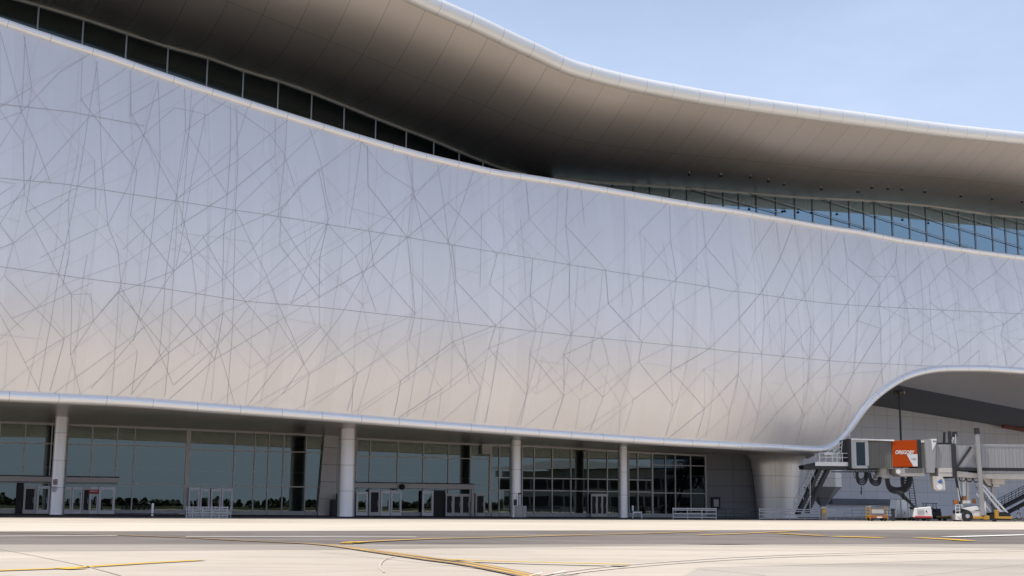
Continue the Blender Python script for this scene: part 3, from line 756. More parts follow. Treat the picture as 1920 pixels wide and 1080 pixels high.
# lane barrier rack near the second entrance
def P0(px, py): p = ground(px, py); return p
Yb = 103.0; b0_ = atY(350, 960, Yb); b0_.z = 0
e = empty('baggage_barrier', b0_, 'low metal baggage barrier with several rails in front of the glass doors at left', 'barrier')
def jp(px, py, Y): return atY(px, py, Y)
q = MB()
for py in (951, 956, 961, 966, 969.5): q.bar(jp(350, py, Yb), jp(428, py+.3, Yb), .07, .07)
for py in (954, 960, 969): q.bar(jp(352, py, Yb+1.2), jp(426, py+.3, Yb+1.2), .06, .06)
q.build('rail', M['steel'], e)
for px in (350, 362, 381, 398, 412, 427):
    q = MB(); top = jp(px, 949.5, Yb); q.bar(Vector((top.x, Yb, 0)), top, .08); q.build('post', M['steel'], e)
    q = MB(); q.bar(Vector((top.x, Yb+1.2, 0)), top+Vector((0, 1.2, 0)), .08); q.build('post', M['steel'], e)
adopt(e)
# low dark railing by the first bay
Yb = 101
e = empty('low_railing', jp(215, 968, Yb), 'thin dark low railing standing before the leftmost glass bay', 'railing')
q = MB(); q.bar(jp(215, 962.5, Yb), jp(335, 963.5, Yb), .06); q.build('rail', M['dark'], e)
for px in (217, 240, 262, 290, 333):
    q = MB(); t_ = jp(px, 963, Yb); q.bar(Vector((t_.x, Yb, .0)), t_, .06); q.build('post', M['dark'], e)
adopt(e)
e = empty('marker_post', jp(286, 966, 103), 'small white marker post beside the low dark railing', 'post')
q = MB(); t_ = jp(286, 957, 103); q.lathe([(.09, 0), (.09, 1.0), (.07, 1.06), (0, 1.08)], Vector((t_.x, 103, 0)), 10); q.build('shaft', M['white'], e)
q = MB(); q.lathe([(.2, 0), (.2, .05), (.1, .12)], Vector((t_.x, 103, 0)), 10); q.build('foot', M['dark'], e); adopt(e)
# kiosk at the third column
p3 = cols[2][0]; Yk = p3.y-1.6
kx = jp(974, 960, Yk).x
e = empty('check_in_kiosk', Vector((kx, Yk, 0)), 'pale boxy kiosk with a small upright screen beside the third round column', 'kiosk')
k = Yk/FPX
q = MB(); q.box(Vector((kx-.1, Yk, .62)), (15*k, .7, 1.12)); q.build('cabinet', M['offwhite'], e, bevel=.03)
q = MB(); q.box(Vector((kx+9.5*k, Yk+.05, .6)), (7*k, .6, 1.08)); q.build('side_box', M['grey'], e, bevel=.03)
q = MB(); q.box(Vector((kx+.02, Yk, 1.7)), (.24, .08, 1.0)); q.build('screen', M['paper'], e)
q = MB(); q.box(Vector((kx+.02, Yk+.06, 1.75)), (.34, .06, 1.2)); q.box(Vector((kx-.4, Yk, 1.45)), (.3, .3, .55)); q.build('screen_housing', M['dark'], e); adopt(e)
# small stand by the fourth column
Yk = 128; tx = jp(1195, 970, Yk).x
e = empty('small_barrier', Vector((tx, Yk, 0)), 'small pale two-legged barrier just right of the fourth round column', 'barrier')
q = MB(); q.box(Vector((tx, Yk, .62)), (.8, .05, .12)); q.box(Vector((tx-.42, Yk, 1.0)), (.14, .06, .5)); q.build('board', M['paper'], e)
for dx in (-.42, .42):
    q = MB(); q.bar(Vector((tx+dx, Yk, 0)), Vector((tx+dx*.95, Yk, .7)), .07); q.build('leg', M['paper'], e)
adopt(e)

# ------------------------------------------------------------------ fences at the shadow edge
def fence(px0, px1, py0, py1, n, rails, h, mt, label, pt=.07, kickers=0):
    A, B = ground(px0, py0), ground(px1, py1)
    e = empty('railing', A, label, 'railing', 'metal railings along the building edge')
    q = MB()
    for z in rails: q.bar(A+Z*z, B+Z*z, .06, .09)
    q.build('rail', mt, e)
    for i in range(n):
        t = i/(n-1); p = A.lerp(B, t); q = MB(); q.bar(p, p+Z*(h+.04), pt); q.build('post', mt, e)
    adopt(e)
fence(1262, 1343, 974.3, 974.8, 4, (.22, .55, .88, 1.02), 1.05, M['steel'], 'pale metal railing between dark glass bay and dark wall')
fence(1345, 1423, 974, 974.6, 6, (.25, .6, .98), 1.0, M['dark'], 'dark metal railing standing in front of the dark wall')
fence(1424, 1537, 974.8, 975.2, 5, (.15, .5, .82, 1.02), 1.05, M['steel'], 'pale metal railing in front of the big flared pier')
fence(1550, 1680, 975.4, 975.8, 9, (.12, .38, .7, 1.0), 1.02, M['steel'], 'thin grey railing right of the short bollard')
A = ground(1544.5, 976)
e = empty('bollard', A, 'short brown bollard with yellow plate between two railings', 'bollard')
q = MB(); q.box(A+Z*.58, (.5, .4, 1.16)); q.build('body', mat('bollard_brown', (.20, .16, .14), .6), e, bevel=.04)
q = MB(); q.box(A+Z*.88+Vector((.03, -.23, 0)), (.3, .03, .34)); q.build('plate', M['yellow'], e)
q = MB(); q.box(A+Z*1.19, (.52, .42, .07)); q.build('cap', M['offwhite'], e); adopt(e)

# ------------------------------------------------------------------ jet bridge
YJ = 134.0; KJ = YJ/FPX
def J(px, py, dy=0.0): return atY(px, py, YJ+dy) if dy == 0 else Vector((atY(px, py, YJ).x, YJ+dy, atY(px, py, YJ).z))
def jbox(b, x0, y0, x1, y1, d0=0., d1=3.0, mi=0):
    A, B = J(x0, y1), J(x1, y0); b.box(Vector(((A.x+B.x)/2, YJ+(d0+d1)/2, (A.z+B.z)/2)), (B.x-A.x, d1-d0, B.z-A.z), mi=mi); return b
def jquad(b, pts, d0, d1, mi=0):
    f = [J(x, y, d0) if d0 else J(x, y) for x, y in pts]; r = [Vector((p.x, YJ+d1, p.z)) for p in f]; n = len(f)
    b.face(f[::-1], mi); b.face(r, mi)
    for i in range(n): b.face([f[i], f[(i+1) % n], r[(i+1) % n], r[i]], mi)
    return b
JB = empty('jet_bridge', Vector((J(1740, 900).x, YJ+1.5, 0)), 'passenger jet bridge with grey tunnel, ribbed bellows and orange red panel under the arch', 'jet bridge')
# cab head frame with window
b = MB(); jbox(b, 1594, 824, 1600, 878, -.1, 3.1); jbox(b, 1600, 824, 1627, 829, 0, 3); jbox(b, 1600, 873, 1627, 878, 0, 3); jbox(b, 1600, 829, 1605, 873, .0, .3); jbox(b, 1623, 829, 1628, 873, 0, .3); jbox(b, 1600, 829, 1627, 873, 2.8, 3)
b.build('cab_frame', [M['grey']], JB, bevel=.03)
b = MB(); jbox(b, 1605.2, 829.2, 1622.8, 872.8, .12, .16); b.build('cab_window', glass_mat('cab_glass', .05, (.15, .16, .18)), JB)
b = MB(); jbox(b, 1590.5, 823, 1594.5, 879, -.2, 3.2); b.build('rubber_bumper', M['black'], JB)
b = MB(); jquad(b, [(1592, 823.9), (1596, 822), (1676, 824.5), (1676, 827.3), (1592, 824.6)], -.2, 3.2); b.build('cab_roof', M['white'], JB)
# bellows: pleated
b = MB(); n = 15
fr = []; bk = []; 
for i in range(n*2+1):
    px = 1628+(1675-1628)*i/(n*2); d = .0 if i % 2 else .10; yb = 877.5; yt = 827.4
    fr.append((J(px, yb), J(px, yt), d))
P = [[Vector((a.x, YJ+d, a.z)) for a, c, d in fr], [Vector((c.x, YJ+d, c.z)) for a, c, d in fr], [Vector((c.x, YJ+3-d, c.z-.2)) for a, c, d in fr], [Vector((a.x, YJ+3-d, a.z)) for a, c, d in fr], [Vector((a.x, YJ+d, a.z)) for a, c, d in fr]]
b.grid(P); b.build('bellows', M['dgrey'], JB)
b = MB(); jquad(b, [(1673.5, 875.5), (1720, 875), (1719.5, 825), (1672, 826)], -.12, 3.1)
pnl = b.build('sign_panel', M['orange'], JB)
def flat(pts, d, mt, name, parent):
    q = MB(); q.face([J(x, y)+Vector((0, d, 0)) for x, y in pts][::-1]); return q.build(name, mt, parent)
flat([(1699, 851.8), (1719.6, 851.5), (1719.9, 874.6), (1711.8, 874.6)], -.135, mat('panel_grey', (.55, .55, .57), .5), 'grey_corner', pnl)
def text(body, loc, size, mt, name, parent, shear=0., sx=1., n_dir=None, bold=0.):
    cu = bpy.data.curves.new(name, 'FONT'); cu.body = body; cu.size = size; cu.extrude = .004; cu.shear = shear; cu.align_x = 'LEFT'; cu.offset = bold
    to = bpy.data.objects.new('tmp', cu); COL.objects.link(to)
    bpy.context.view_layer.update()
    me = bpy.data.meshes.new_from_object(to.evaluated_get(bpy.context.evaluated_depsgraph_get())); bpy.data.objects.remove(to)
    mt4 = Matrix.Translation(loc) @ Matrix.Rotation(rad(90), 4, 'X') @ Matrix.Diagonal((sx, 1, 1, 1))
    me.transform(mt4); me.materials.clear(); me.materials.append(mt)
    o = bpy.data.objects.new(name, me); COL.objects.link(o); o.parent = parent; return o
text('OREGOBY', J(1677.5, 851.2)+Vector((0, -.14, 0)), .50, M['white'], 'lettering', pnl, .25, .80, bold=.012)
text('N50', J(1708, 862.2)+Vector((0, -.142, 0)), .24, M['maroon'], 'lettering', pnl, .0, 1.1)
b = MB(); jbox(b, 1720, 824.5, 1726, 878, -.14, 3.1); b.build('black_frame', M['black'], JB, bevel=.04)
b = MB(); jbox(b, 1726, 829, 1735, 878, .1, 3); b.build('link_panel', M['dgrey'], JB)
b = MB(); jbox(b, 1726, 826, 1735, 829.5, 0, 3.1); b.build('link_roof', M['white'], JB)
b = MB(); jquad(b, [(1736, 886.5), (1751, 886.5), (1753.5, 824), (1732.5, 824)], -.3, 3.2); b.build('end_pillar', M['lgrey'], JB, bevel=.03)
b = MB(); jbox(b, 1744, 823.2, 1754, 826, -.32, 3.2); jquad(b, [(1744.5, 826), (1753.6, 826), (1753, 832), (1746.5, 845)], -.33, -.30); b.build('pillar_cap_and_sunlight', M['white'], JB)  # white quad below the cap paints sunlight on the pillar face
b = MB(); b.box(J(1749, 827.4)+Vector((0, -.35, 0)), (.14, .02, .12)); b.box(J(1752, 827.4)+Vector((0, -.35, 0)), (.08, .02, .12)); b.build('number_plate', M['dark'], JB)
b = MB(); jbox(b, 1751, 833.5, 1787, 877.5, 0, 3)
for i in range(8): jbox(b, 1753+i*4.3, 835.5, 1753.6+i*4.3, 876, -.03, 0)
b.build('inner_tunnel', M['lgrey'], JB)
b = MB(); jbox(b, 1758.5, 877.7, 1787, 893.5, -.1, 2.6); b.box(J(1772, 885)+Vector((0, -.12, 0)), (1.45, .03, .05)); b.build('equipment_box', M['offwhite'], JB, bevel=.03)
b = MB(); jbox(b, 1785.5, 832, 1790.5, 896, -.25, 3.2); jbox(b, 1783, 808, 1786.8, 832, .5, .8); b.build('tunnel_collar', M['dark'], JB)
b = MB(); jbox(b, 1790.5, 835.5, 1836, 880.5, -.1, 3.1); b.build('middle_tunnel', M['lgrey'], JB)
b = MB(); jbox(b, 1836, 837.5, 2250, 888, -.25, 3.3)
for i in range(60): jbox(b, 1840+i*6.8, 840, 1840.7+i*6.8, 886, -.29, -.25)
jbox(b, 1836, 836.3, 2250, 837.4, -.3, 3.35)
b.build('outer_tunnel', M['lgrey'], JB)
b = MB(); jbox(b, 1790.5, 880.5, 2250, 882.5, -.3, 3.2); b.build('tunnel_gap', M['black'], JB)
b = MB(); jquad(b, [(1790.5, 894), (1868, 898), (2250, 903.5), (2250, 890), (1836, 888.5), (1790.5, 882.7)], -.15, 3.0); b.build('tunnel_beam', M['offwhite'], JB)
b = MB(); b.bar(J(1791, 879, 0)+Vector((0, -.3, 0)), J(1819, 838)+Vector((0, -.3, 0)), .1, .22); b.build('brace', M['dark'], JB)
# under-cab rotunda, skirts
b = MB(); p = J(1661, 897)+Vector((0, 1.5, 0))
b.lathe([(.0, 0), (15.5*KJ, .0), (15.5*KJ, 7*KJ), (12*KJ, 7.2*KJ), (12*KJ, 20*KJ)], p, 28); b.build('rotunda', M['offwhite'], JB, smooth=False)
b = MB(); jquad(b, [(1679, 878), (1734, 878), (1734, 893), (1690, 893), (1681, 888)], .1, 2.6)
for i in range(14): jbox(b, 1698+i*2.5, 879, 1698.8+i*2.5, 887, .04, .1, 1)
b.build('skirt', [M['offwhite'], M['dgrey']], JB)
b = MB(); b.tube([J(1684, 884)+Vector((0, -.1, 0)), J(1684, 884)+Vector((0, .2, 0))], 7*KJ/1.6, 16); b.build('pivot_disc', M['white'], JB)
b = MB(); jbox(b, 1600, 878.2, 1650, 880.5, .1, 2.8)
for i in range(9): b.bar(J(1603+i*5, 880)+Vector((0, .2, 0)), J(1606+i*5, 884.5)+Vector((0, .2, 0)), .07); 
b.bar(J(1560, 884.5)+Vector((0, .2, 0)), J(1650, 884.5)+Vector((0, .2, 0)), .12); b.build('under_truss', M['dark'], JB)
# service platform on the left
b = MB(); jbox(b, 1508, 874, 1592, 879.5, .2, 2.4); jquad(b, [(1506, 872), (1530, 867), (1530, 874), (1506, 875)], .3, 2.2); b.build('platform', M['dark'], JB)
b = MB(); jbox(b, 1529, 866.5, 1592, 873.3, .05, .2); b.build('kick_board', M['white'], JB)
b = MB()
for px in (1537, 1549, 1561, 1570, 1580, 1592): b.bar(J(px, 866.5)+Vector((0, .1, 0)), J(px, 849)+Vector((0, .1, 0)), .05)
for py in (849, 857): b.bar(J(1537, py)+Vector((0, .1, 0)), J(1592, py+1)+Vector((0, .1, 0)), .045)
for px in (1537, 1592): b.bar(J(px, 866.5)+Vector((0, 2.2, 0)), J(px, 849)+Vector((0, 2.2, 0)), .05)
b.bar(J(1537, 849)+Vector((0, 2.2, 0)), J(1592, 849)+Vector((0, 2.2, 0)), .045)
b.build('platform_rail', M['white'], JB)
b = MB(); d_ = Vector((0, .6, 0))
for a, c in (((1550, 850), (1566, 838)), ((1566, 866), (1566, 836)), ((1579, 866), (1582, 825)), ((1566, 848), (1582, 826)), ((1566, 858), (1579, 845)), ((1566, 866), (1580, 852)), ((1572, 866), (1579, 858)), ((1566, 838), (1580, 838)), ((1566, 849), (1580, 866)), ((1568, 855), (1576, 866))): b.bar(J(*a)+d_, J(*c)+d_, .06)
jbox(b, 1548, 848, 1563, 853, .5, 1.6)
b.build('gate_lattice', M['white'], JB)
b = MB(); b.bar(J(1592, 866), J(1593, 815), .07); b.bar(J(1593, 816), J(1588, 817.5), .1, .14); b.build('camera_post', M['grey'], JB)
# stairs down from the platform
b = MB()
for dd in (.4, 1.6):
    for o_ in (0,): b.bar(J(1540, 880)+Vector((0, dd, 0)), J(1499, 965)+Vector((0, dd, 0)), .1, .3); b.bar(J(1556, 880)+Vector((0, dd, 0)), J(1516, 962)+Vector((0, dd, 0)), .1, .3)
for i in range(18):
    t = i/17; p = J(1541-40*t, 882+80*t); b.box(p+Vector((.1, 1.0, 0)), (.32, 1.2, .05))
b.build('stair', M['dark'], JB)
b = MB()
for dd in (.4, 1.6):
    for k_ in (10, 20): b.bar(J(1533, 880-k_*.9)+Vector((0, dd, 0)), J(1494, 962-k_)+Vector((0, dd, 0)), .05)
    for i in range(5): t = i/4; b.bar(J(1540-40*t, 880+82*t)+Vector((0, dd, 0)), J(1535-40*t, 862+80*t)+Vector((0, dd, 0)), .045)
b.bar(J(1519, 962), J(1519, 897), .07)
b.build('stair_rail', M['grey'], JB)
# hanging cables
def cable(x0, y0, x1, y1, sag, r=.07, dd=.5, n=16):
    q = []
    for i in range(n+1):
        t = i/n; h = 1-(2*t-1)**2; w = (x0+(x1-x0)*(t+.10*math.sin(2*math.pi*t)*-1)); q.append(J(w, y0+(y1-y0)*t+sag*h**.75)+Vector((0, dd, 0)))
    b = MB(); b.tube(q, r, 6); b.build('cable', M['black'], JB, smooth=True)
for i in range(4): cable(1606+i*1.6, 884, 1629-i*1.4, 884, 25-i*3.5, .065, .3+.1*i)
for i in range(4): cable(1630+i*1.8, 886, 1654-i*1.2, 894, 20-i*3, .065, .3+.1*i)
for i in range(5): cable(1662+i*2.0, 897, 1712-i*1.6, 893, 30-i*2.6, .075, .3+.1*i)
for i in range(5): cable(1693+i*2, 895, 1713-i*.5, 893, 24-i*5, .07, .7+.1*i)
cable(1603, 884, 1612, 884, 12, .03); 
b = MB(); b.bar(J(1615, 912), J(1615, 928), .09); b.bar(J(1613, 922), J(1615, 928), .05); b.build('hook', M['dark'], JB)
# ladder
b = MB()
A0, A1, B0, B1 = J(1711, 895), J(1719, 955), J(1721, 895), J(1729, 955)
dd = Vector((0, 1.8, 0)); b.bar(A0+dd, A1+dd, .07); b.bar(B0+dd, B1+dd, .07)
for i in range(13): t = (i+.5)/13; b.bar(A0.lerp(A1, t)+dd, B0.lerp(B1, t)+dd, .05)
b.build('ladder', M['dark'], JB)
b = MB()
for i in range(4): b.bar(J(1688+i*4, 926-i*.5)+Vector((0, .8+i*.2, 0)), J(1722+i*1.5, 954)+Vector((0, .8+i*.2, 0)), .08)
jquad(b, [(1712, 951), (1724, 950), (1724, 956), (1718, 957)], .4, 1.6)
b.build('cable_chute', M['black'], JB)
# hanging lamp unit
b = MB(); pts = [(1747, 893), (1765, 893), (1770, 903), (1771, 919), (1755, 920.5), (1750, 917)]
jquad(b, pts, -.3, .6); h_ = b.build('floodlight', M['offwhite'], JB, bevel=.05)
b = MB(); b.tube([J(1760, 913)+Vector((0, -.34, 0)), J(1760, 913)+Vector((0, -.30, 0))], 5.5*KJ, 18); jquad(b, [(1756, 903), (1763, 898), (1766, 905), (1761, 907)], -.33, -.30, 1); b.build('lens', [M['white'], mat('lens_blue', (.05, .15, .35), .2)], h_)
# lifting columns and wheel carriage
b = MB()
for (x0, y0, x1, y1, w) in ((1801, 895, 1811, 952, 5), (1814, 895, 1815, 945, 6), (1822, 893, 1822, 945, 5)):
    b.bar(J(x0, y0)+Vector((0, 1.2, 0)), J(x1, y1)+Vector((0, 1.2, 0)), w*KJ, w*KJ)
b.build('lift_column', M['silver'], JB)
b = MB(); b.bar(J(1798, 895)+Vector((0, .9, 0)), J(1807, 945)+Vector((0, .9, 0)), 3.4*KJ, .2); b.build('hydraulic_arm', M['dark'], JB)
b = MB(); b.bar(J(1799, 915)+Vector((0, .6, 0)), J(1803, 940)+Vector((0, .6, 0)), 2.4*KJ, .1); b.build('arm_guard', M['white'], JB)
b = MB(); b.bar(J(1828, 812)+Vector((0, -.6, 0)), J(1838.5, 966)+Vector((0, -.6, 0)), 7*KJ, 7*KJ); b.build('tall_post', M['lgrey'], JB, bevel=.03)
b = MB(); b.bar(J(1812.3, 812)+Vector((0, 3.6, 0)), J(1812.6, 836)+Vector((0, 3.6, 0)), 5*KJ, 5*KJ); b.build('tall_post', M['lgrey'], JB)
b = MB(); b.bar(J(1827, 803)+Vector((0, -.6, 0)), J(1828, 814.5)+Vector((0, -.6, 0)), 8*KJ, 8*KJ); b.bar(J(1812, 806)+Vector((0, 3.6, 0)), J(1812.3, 815)+Vector((0, 3.6, 0)), 8*KJ, 8*KJ); b.build('post_cap', M['dark'], JB)
b = MB(); jbox(b, 1766, 829.5, 1782, 833.4, .6, 1.6); b.bar(J(1776, 829)+Vector((0, 1, 0)), J(1776.5, 809)+Vector((0, 1, 0)), 4*KJ, .2); b.build('roof_beacon', M['black'], JB)
b = MB(); jbox(b, 1788, 819, 1792, 835, 1, 1.3); jbox(b, 1788, 819, 1795, 823, 1, 1.3); b.bar(J(1798, 835)+Vector((0, 1, 0)), J(1798, 813)+Vector((0, 1, 0)), .05); b.build('roof_equipment', M['white'], JB)
b = MB(); jbox(b, 1793, 963, 1806, 975, -.2, 1.4); jquad(b, [(1793, 967), (1820, 958), (1846, 958), (1848, 966), (1800, 972)], -.3, 2.4); jquad(b, [(1805, 953), (1830, 949), (1834, 955), (1818, 959)], -.35, 1.6); jbox(b, 1841, 941, 1848, 943, 0, .2); jbox(b, 1846.5, 941, 1848.5, 962, 0, .2); jbox(b, 1841, 951, 1847, 956, 0, .4); jbox(b, 1808, 938, 1822, 943.5, .4, 1.8); b.build('carriage_body', M['white'], JB, bevel=.03)
b = MB(); 
for x in (1792, 1799.5): b.bar(J(x, 966), J(x, 946), .05)
for y in (946, 952, 958): b.bar(J(1792, y), J(1799.5, y), .05)
b.build('carriage_rail', M['white'], JB)
b = MB(); jbox(b, 1803, 957, 1836, 966, .4, 2.6); jbox(b, 1820, 964, 1850, 969, .0, 2.4); b.build('axle', M['dark'], JB)
for dd in (-.5, 2.2):
    w = MB(); c_ = J(1811, 968.5)+Vector((0, dd, 0)); c_.z = .52
    w.tube([c_, c_+Vector((0, .42, 0))], .52, 24); wo = w.build('wheel', M['black'], JB, bevel=.05)
    w = MB(); w.tube([c_+Vector((0, -.03, 0)), c_+Vector((0, .1, 0))], .2, 14); w.build('rim', M['grey'], wo)
b = MB(); jbox(b, 1821, 968, 1851, 972.5, -.7, -.4); jbox(b, 1840, 966.5, 1850, 974, -.75, -.5); b.build('bumper', M['yellow'], JB, bevel=.03)
b = MB(); jbox(b, 1862, 956, 1867, 972, -.8, -.4); jbox(b, 1867, 968.5, 1893, 972.5, -.8, -.5); b.build('bumper', M['yellow'], JB, bevel=.03)
b = MB(); jbox(b, 1853, 964, 1892, 974.5, -.4, 2.4); jquad(b, [(1860, 962), (1888, 960), (1892, 966), (1860, 966)], 0, 2); b.build('stair_base', M['black'], JB)
for x0, y0, x1, y1 in ((1791, 937, 1799, 946), (1808, 930, 1815, 938), (1827, 935, 1832, 944), (1841.5, 944, 1846, 949)):
    b = MB(); jbox(b, x0, y0, x1, y1, .3, .7); b.build('warning_lamp', M['amber'], JB, bevel=.08)
b = MB()
for (x0, y0, x1, y1, dd) in ((1838, 908, 1878, 960, .3), (1841, 905, 1891, 962, .3), (1838, 908, 1878, 960, 1.5), (1841, 905, 1891, 962, 1.5), (1836, 925, 1864, 960, .9)):
    b.bar(J(x0, y0)+Vector((0, dd, 0)), J(x1, y1)+Vector((0, dd, 0)), .1, 3.4*KJ)
b.build('service_stair', M['silver'], JB)
b = MB()
for i in range(16):
    t = i/15; p = J(1842+36*t, 914+46*t)+Vector((0, .9, 0)); b.box(p, (.3, 1.1, .04))
b.build('stair_tread', M['dgrey'], JB)
b = MB(); jbox(b, 1863, 895, 1886, 908, .3, 2.4); jbox(b, 1865, 908, 1877, 913, .4, 2.2); b.build('pedestal_head', M['offwhite'], JB, bevel=.05)
b = MB(); q0 = J(1870.5, 913)+Vector((0, 1.4, 0)); b.bar(Vector((q0.x, q0.y, 0)), q0, 6*KJ, 6*KJ); b.build('pedestal_post', M['grey'], JB)
b = MB(); jquad(b, [(1840, 893), (1863, 894), (1863, 911), (1856, 909), (1848, 899)], .6, 2.0); b.build('gusset', M['offwhite'], JB)
for dx, r_ in ((1832, 8), (1806, 6), (1819, 7)):
    cable(dx-6, 896, dx+6, 896, r_, .05, .2)
adopt(JB)

# ------------------------------------------------------------------ light mast
p = atY(1686, 735, 150); base = Vector((p.x, 150, 0))
e = empty('light_mast', base, 'slim dark lighting mast with a round lamp cluster rising behind the jet bridge', 'lamp post')
q = MB(); q.tube([base, base+Z*(p.z)], [.14, .10], 10); q.build('pole', M['dark'], e, smooth=True)
q = MB(); q.lathe([(.1, p.z-.2), (.5, p.z-.1), (.6, p.z+.1), (.1, p.z+.3)], base, 16); q.build('ring', M['dark'], e)
for k in range(3):
    c_ = base+Vector(((k-1)*.42, -.25 if k == 1 else 0, p.z-.05)); q = MB(); q.lathe([(0, -.32), (.2, -.26), (.27, 0), (.22, .2), (0, .3)], c_, 14)
    q.build('lamp_head', mat('brassy_lamp', (.14, .13, .07), .25, .6), e, smooth=True)
adopt(e)

# ------------------------------------------------------------------ ground vehicles and gear
def wheels(e, pts, r, y0, y1, w=.2):
    for x in pts:
        for y in (y0, y1):
            q = MB(); q.tube([Vector((x, y, r)), Vector((x, y+w, r))], r, 16); o = q.build('wheel', M['black'], e, bevel=.02)
# yellow framed cart
A = ground(1648, 977); k = A.y/FPX; e = empty('baggage_cart', A, 'small cart with orange yellow frame in front of the thin railing', 'cart')
hw = 16*k; 
q = MB()
for sx in (-1, 1):
    for dy in (0, 1.4): q.bar(A+Vector((sx*hw, dy, .15)), A+Vector((sx*hw, dy, 1.38)), .07)
for z in (.5, .8, 1.1): q.bar(A+Vector((-hw, 1.4, z)), A+Vector((hw, 1.4, z)), .05); q.bar(A+Vector((-hw, 0, z)), A+Vector((-hw, 1.4, z)), .05)
for z in (1.12,): q.bar(A+Vector((-hw, 0, z)), A+Vector((hw, 0, z)), .05)
q.build('frame', M['yellow'], e)
q = MB(); q.box(A+Vector((0, .7, .42)), (hw*2, 1.5, .28)); q.build('bed', M['amber'], e, bevel=.02)
q = MB(); P = []
for i in range(9):
    t = i/8; a_ = math.pi*t; P.append([A+Vector((-hw*math.cos(a_), d_, 1.3+.14*math.sin(a_))) for d_ in (-.1, 1.5)])
q.grid(P); q.build('top_cover', M['silver'], e, smooth=True)
q = MB(); q.box(A+Vector((.05, -.06, .36)), (.5, .04, .13)); q.build('plate', M['paper'], e)
q = MB(); q.box(A+Vector((0, .8, .9)), (hw*1.5, .9, .5)); q.build('load', M['silver'], e, bevel=.06)
wheels(e, (A.x-hw*.75, A.x+hw*.75), .17, A.y+.05, A.y+1.2); adopt(e)
# dark bollard post
A = ground(1675, 977); e = empty('dark_post', A, 'slim dark post standing between the orange cart and silver trailer', 'post')
q = MB(); q.box(A+Z*.55, (.28, .28, 1.1)); q.build('shaft', M['dark'], e, bevel=.03); q = MB(); q.box(A+Z*1.13, (.36, .36, .1)); q.build('cap', M['black'], e); adopt(e)
# silver trailer box
A = ground(1697, 976); k = A.y/FPX; e = empty('silver_trailer', A, 'boxy silver metal trailer parked under the jet bridge', 'trailer')
q = MB(); w = 32*k; z0, z1 = .25, 39*k
f = [A+Vector((-w/2-.1, 0, z0)), A+Vector((w/2, 0, z0)), A+Vector((w/2, 2.4, z0)), A+Vector((-w/2-.1, 2.4, z0)), A+Vector((-w/2+.1, .1, z1)), A+Vector((w/2-.5, .1, z1)), A+Vector((w/2-.5, 2.3, z1)), A+Vector((-w/2+.1, 2.3, z1))]
q.hexa(f); q.build('body', M['silver'], e, bevel=.06)
q = MB(); q.box(A+Vector((-w*.2, -.02, z1*.55)), (.04, .05, z1*.8)); q.box(A+Vector((w*.2, .0, z1*.5)), (.04, .05, z1*.7)); q.box(A+Vector((0, -.03, .75)), (.1, .06, .2)); q.build('door_seam', M['grey'], e)
q = MB(); q.box(A+Vector((0, 1.2, .2)), (w, 2.3, .12)); q.build('chassis', M['dark'], e)
wheels(e, (A.x-w*.3, A.x+w*.3), .18, A.y+.1, A.y+2.0); adopt(e)
# white ground power unit
A = ground(1733, 977); k = A.y/FPX; e = empty('ground_power_unit', A, 'low white ground power unit with red lower stripe beside the silver trailer', 'power unit')
q = MB(); x0, x1 = A.x-18*k, A.x+15*k; 
P = [Vector((x0, A.y, .35)), Vector((x1+.05, A.y, .35)), Vector((x1+.05, A.y+1.8, .35)), Vector((x0, A.y+1.8, .35))]
P2_ = [Vector((x0+.1, A.y+.05, 1.25)), Vector((x1-.05, A.y+.05, 1.42)), Vector((x1-.05, A.y+1.7, 1.42)), Vector((x0+.1, A.y+1.7, 1.25))]
q.hexa(P+P2_); q.build('body', M['white'], e, bevel=.06)
q = MB(); q.box(Vector(((x0+x1)/2, A.y-.02, .42)), (x1-x0-.1, .06, .14)); q.build('stripe', M['red'], e)
q = MB(); q.box(Vector(((x0+x1)/2, A.y+.9, .3)), (x1-x0, 1.7, .14)); q.build('chassis', M['dark'], e)
q = MB(); q.box(Vector((x1-.55, A.y, .95)), (.1, .06, .14)); q.build('handle', M['dark'], e)
q = MB()
for i in range(5): q.box(Vector((x0+.35+i*.14, A.y-.01, .9)), (.06, .05, .5))
q.build('vent', M['grey'], e)
wheels(e, (x0+.35, x1-.35), .2, A.y+.05, A.y+1.5); adopt(e)
# dark baggage tractor further back
A = ground(1768, 974); A.y += 4; e = empty('baggage_tractor', A, 'dark baggage tractor standing in the shade right of the white power unit', 'tractor')
q = MB(); q.box(A+Vector((0, .7, .55)), (2.3, 1.4, .6)); q.box(A+Vector((.75, .7, 1.0)), (.7, 1.3, .5)); q.build('body', M['dark'], e, bevel=.08)
q = MB(); q.box(A+Vector((-.25, .7, 1.0)), (.5, .5, .12)); q.box(A+Vector((-.5, .7, 1.3)), (.12, .5, .6)); q.build('seat', M['black'], e, bevel=.04)
q = MB(); q.bar(A+Vector((.3, .5, .9)), A+Vector((.1, .5, 1.35)), .06); q.tube([A+Vector((.08, .5, 1.35)), A+Vector((.12, .5, 1.38))], .2, 14); q.build('steering_wheel', M['black'], e)
q = MB()
for dx, dy in ((-.7, .1), (.6, .1), (-.7, 1.3), (.6, 1.3)): q.bar(A+Vector((dx, dy, .8)), A+Vector((dx*.9, dy, 1.85)), .06)
q.box(A+Vector((-.05, .7, 1.88)), (1.5, 1.4, .07)); q.build('canopy', M['dark'], e)
wheels(e, (A.x-.7, A.x+.75), .3, A.y-.05, A.y+1.3); adopt(e)
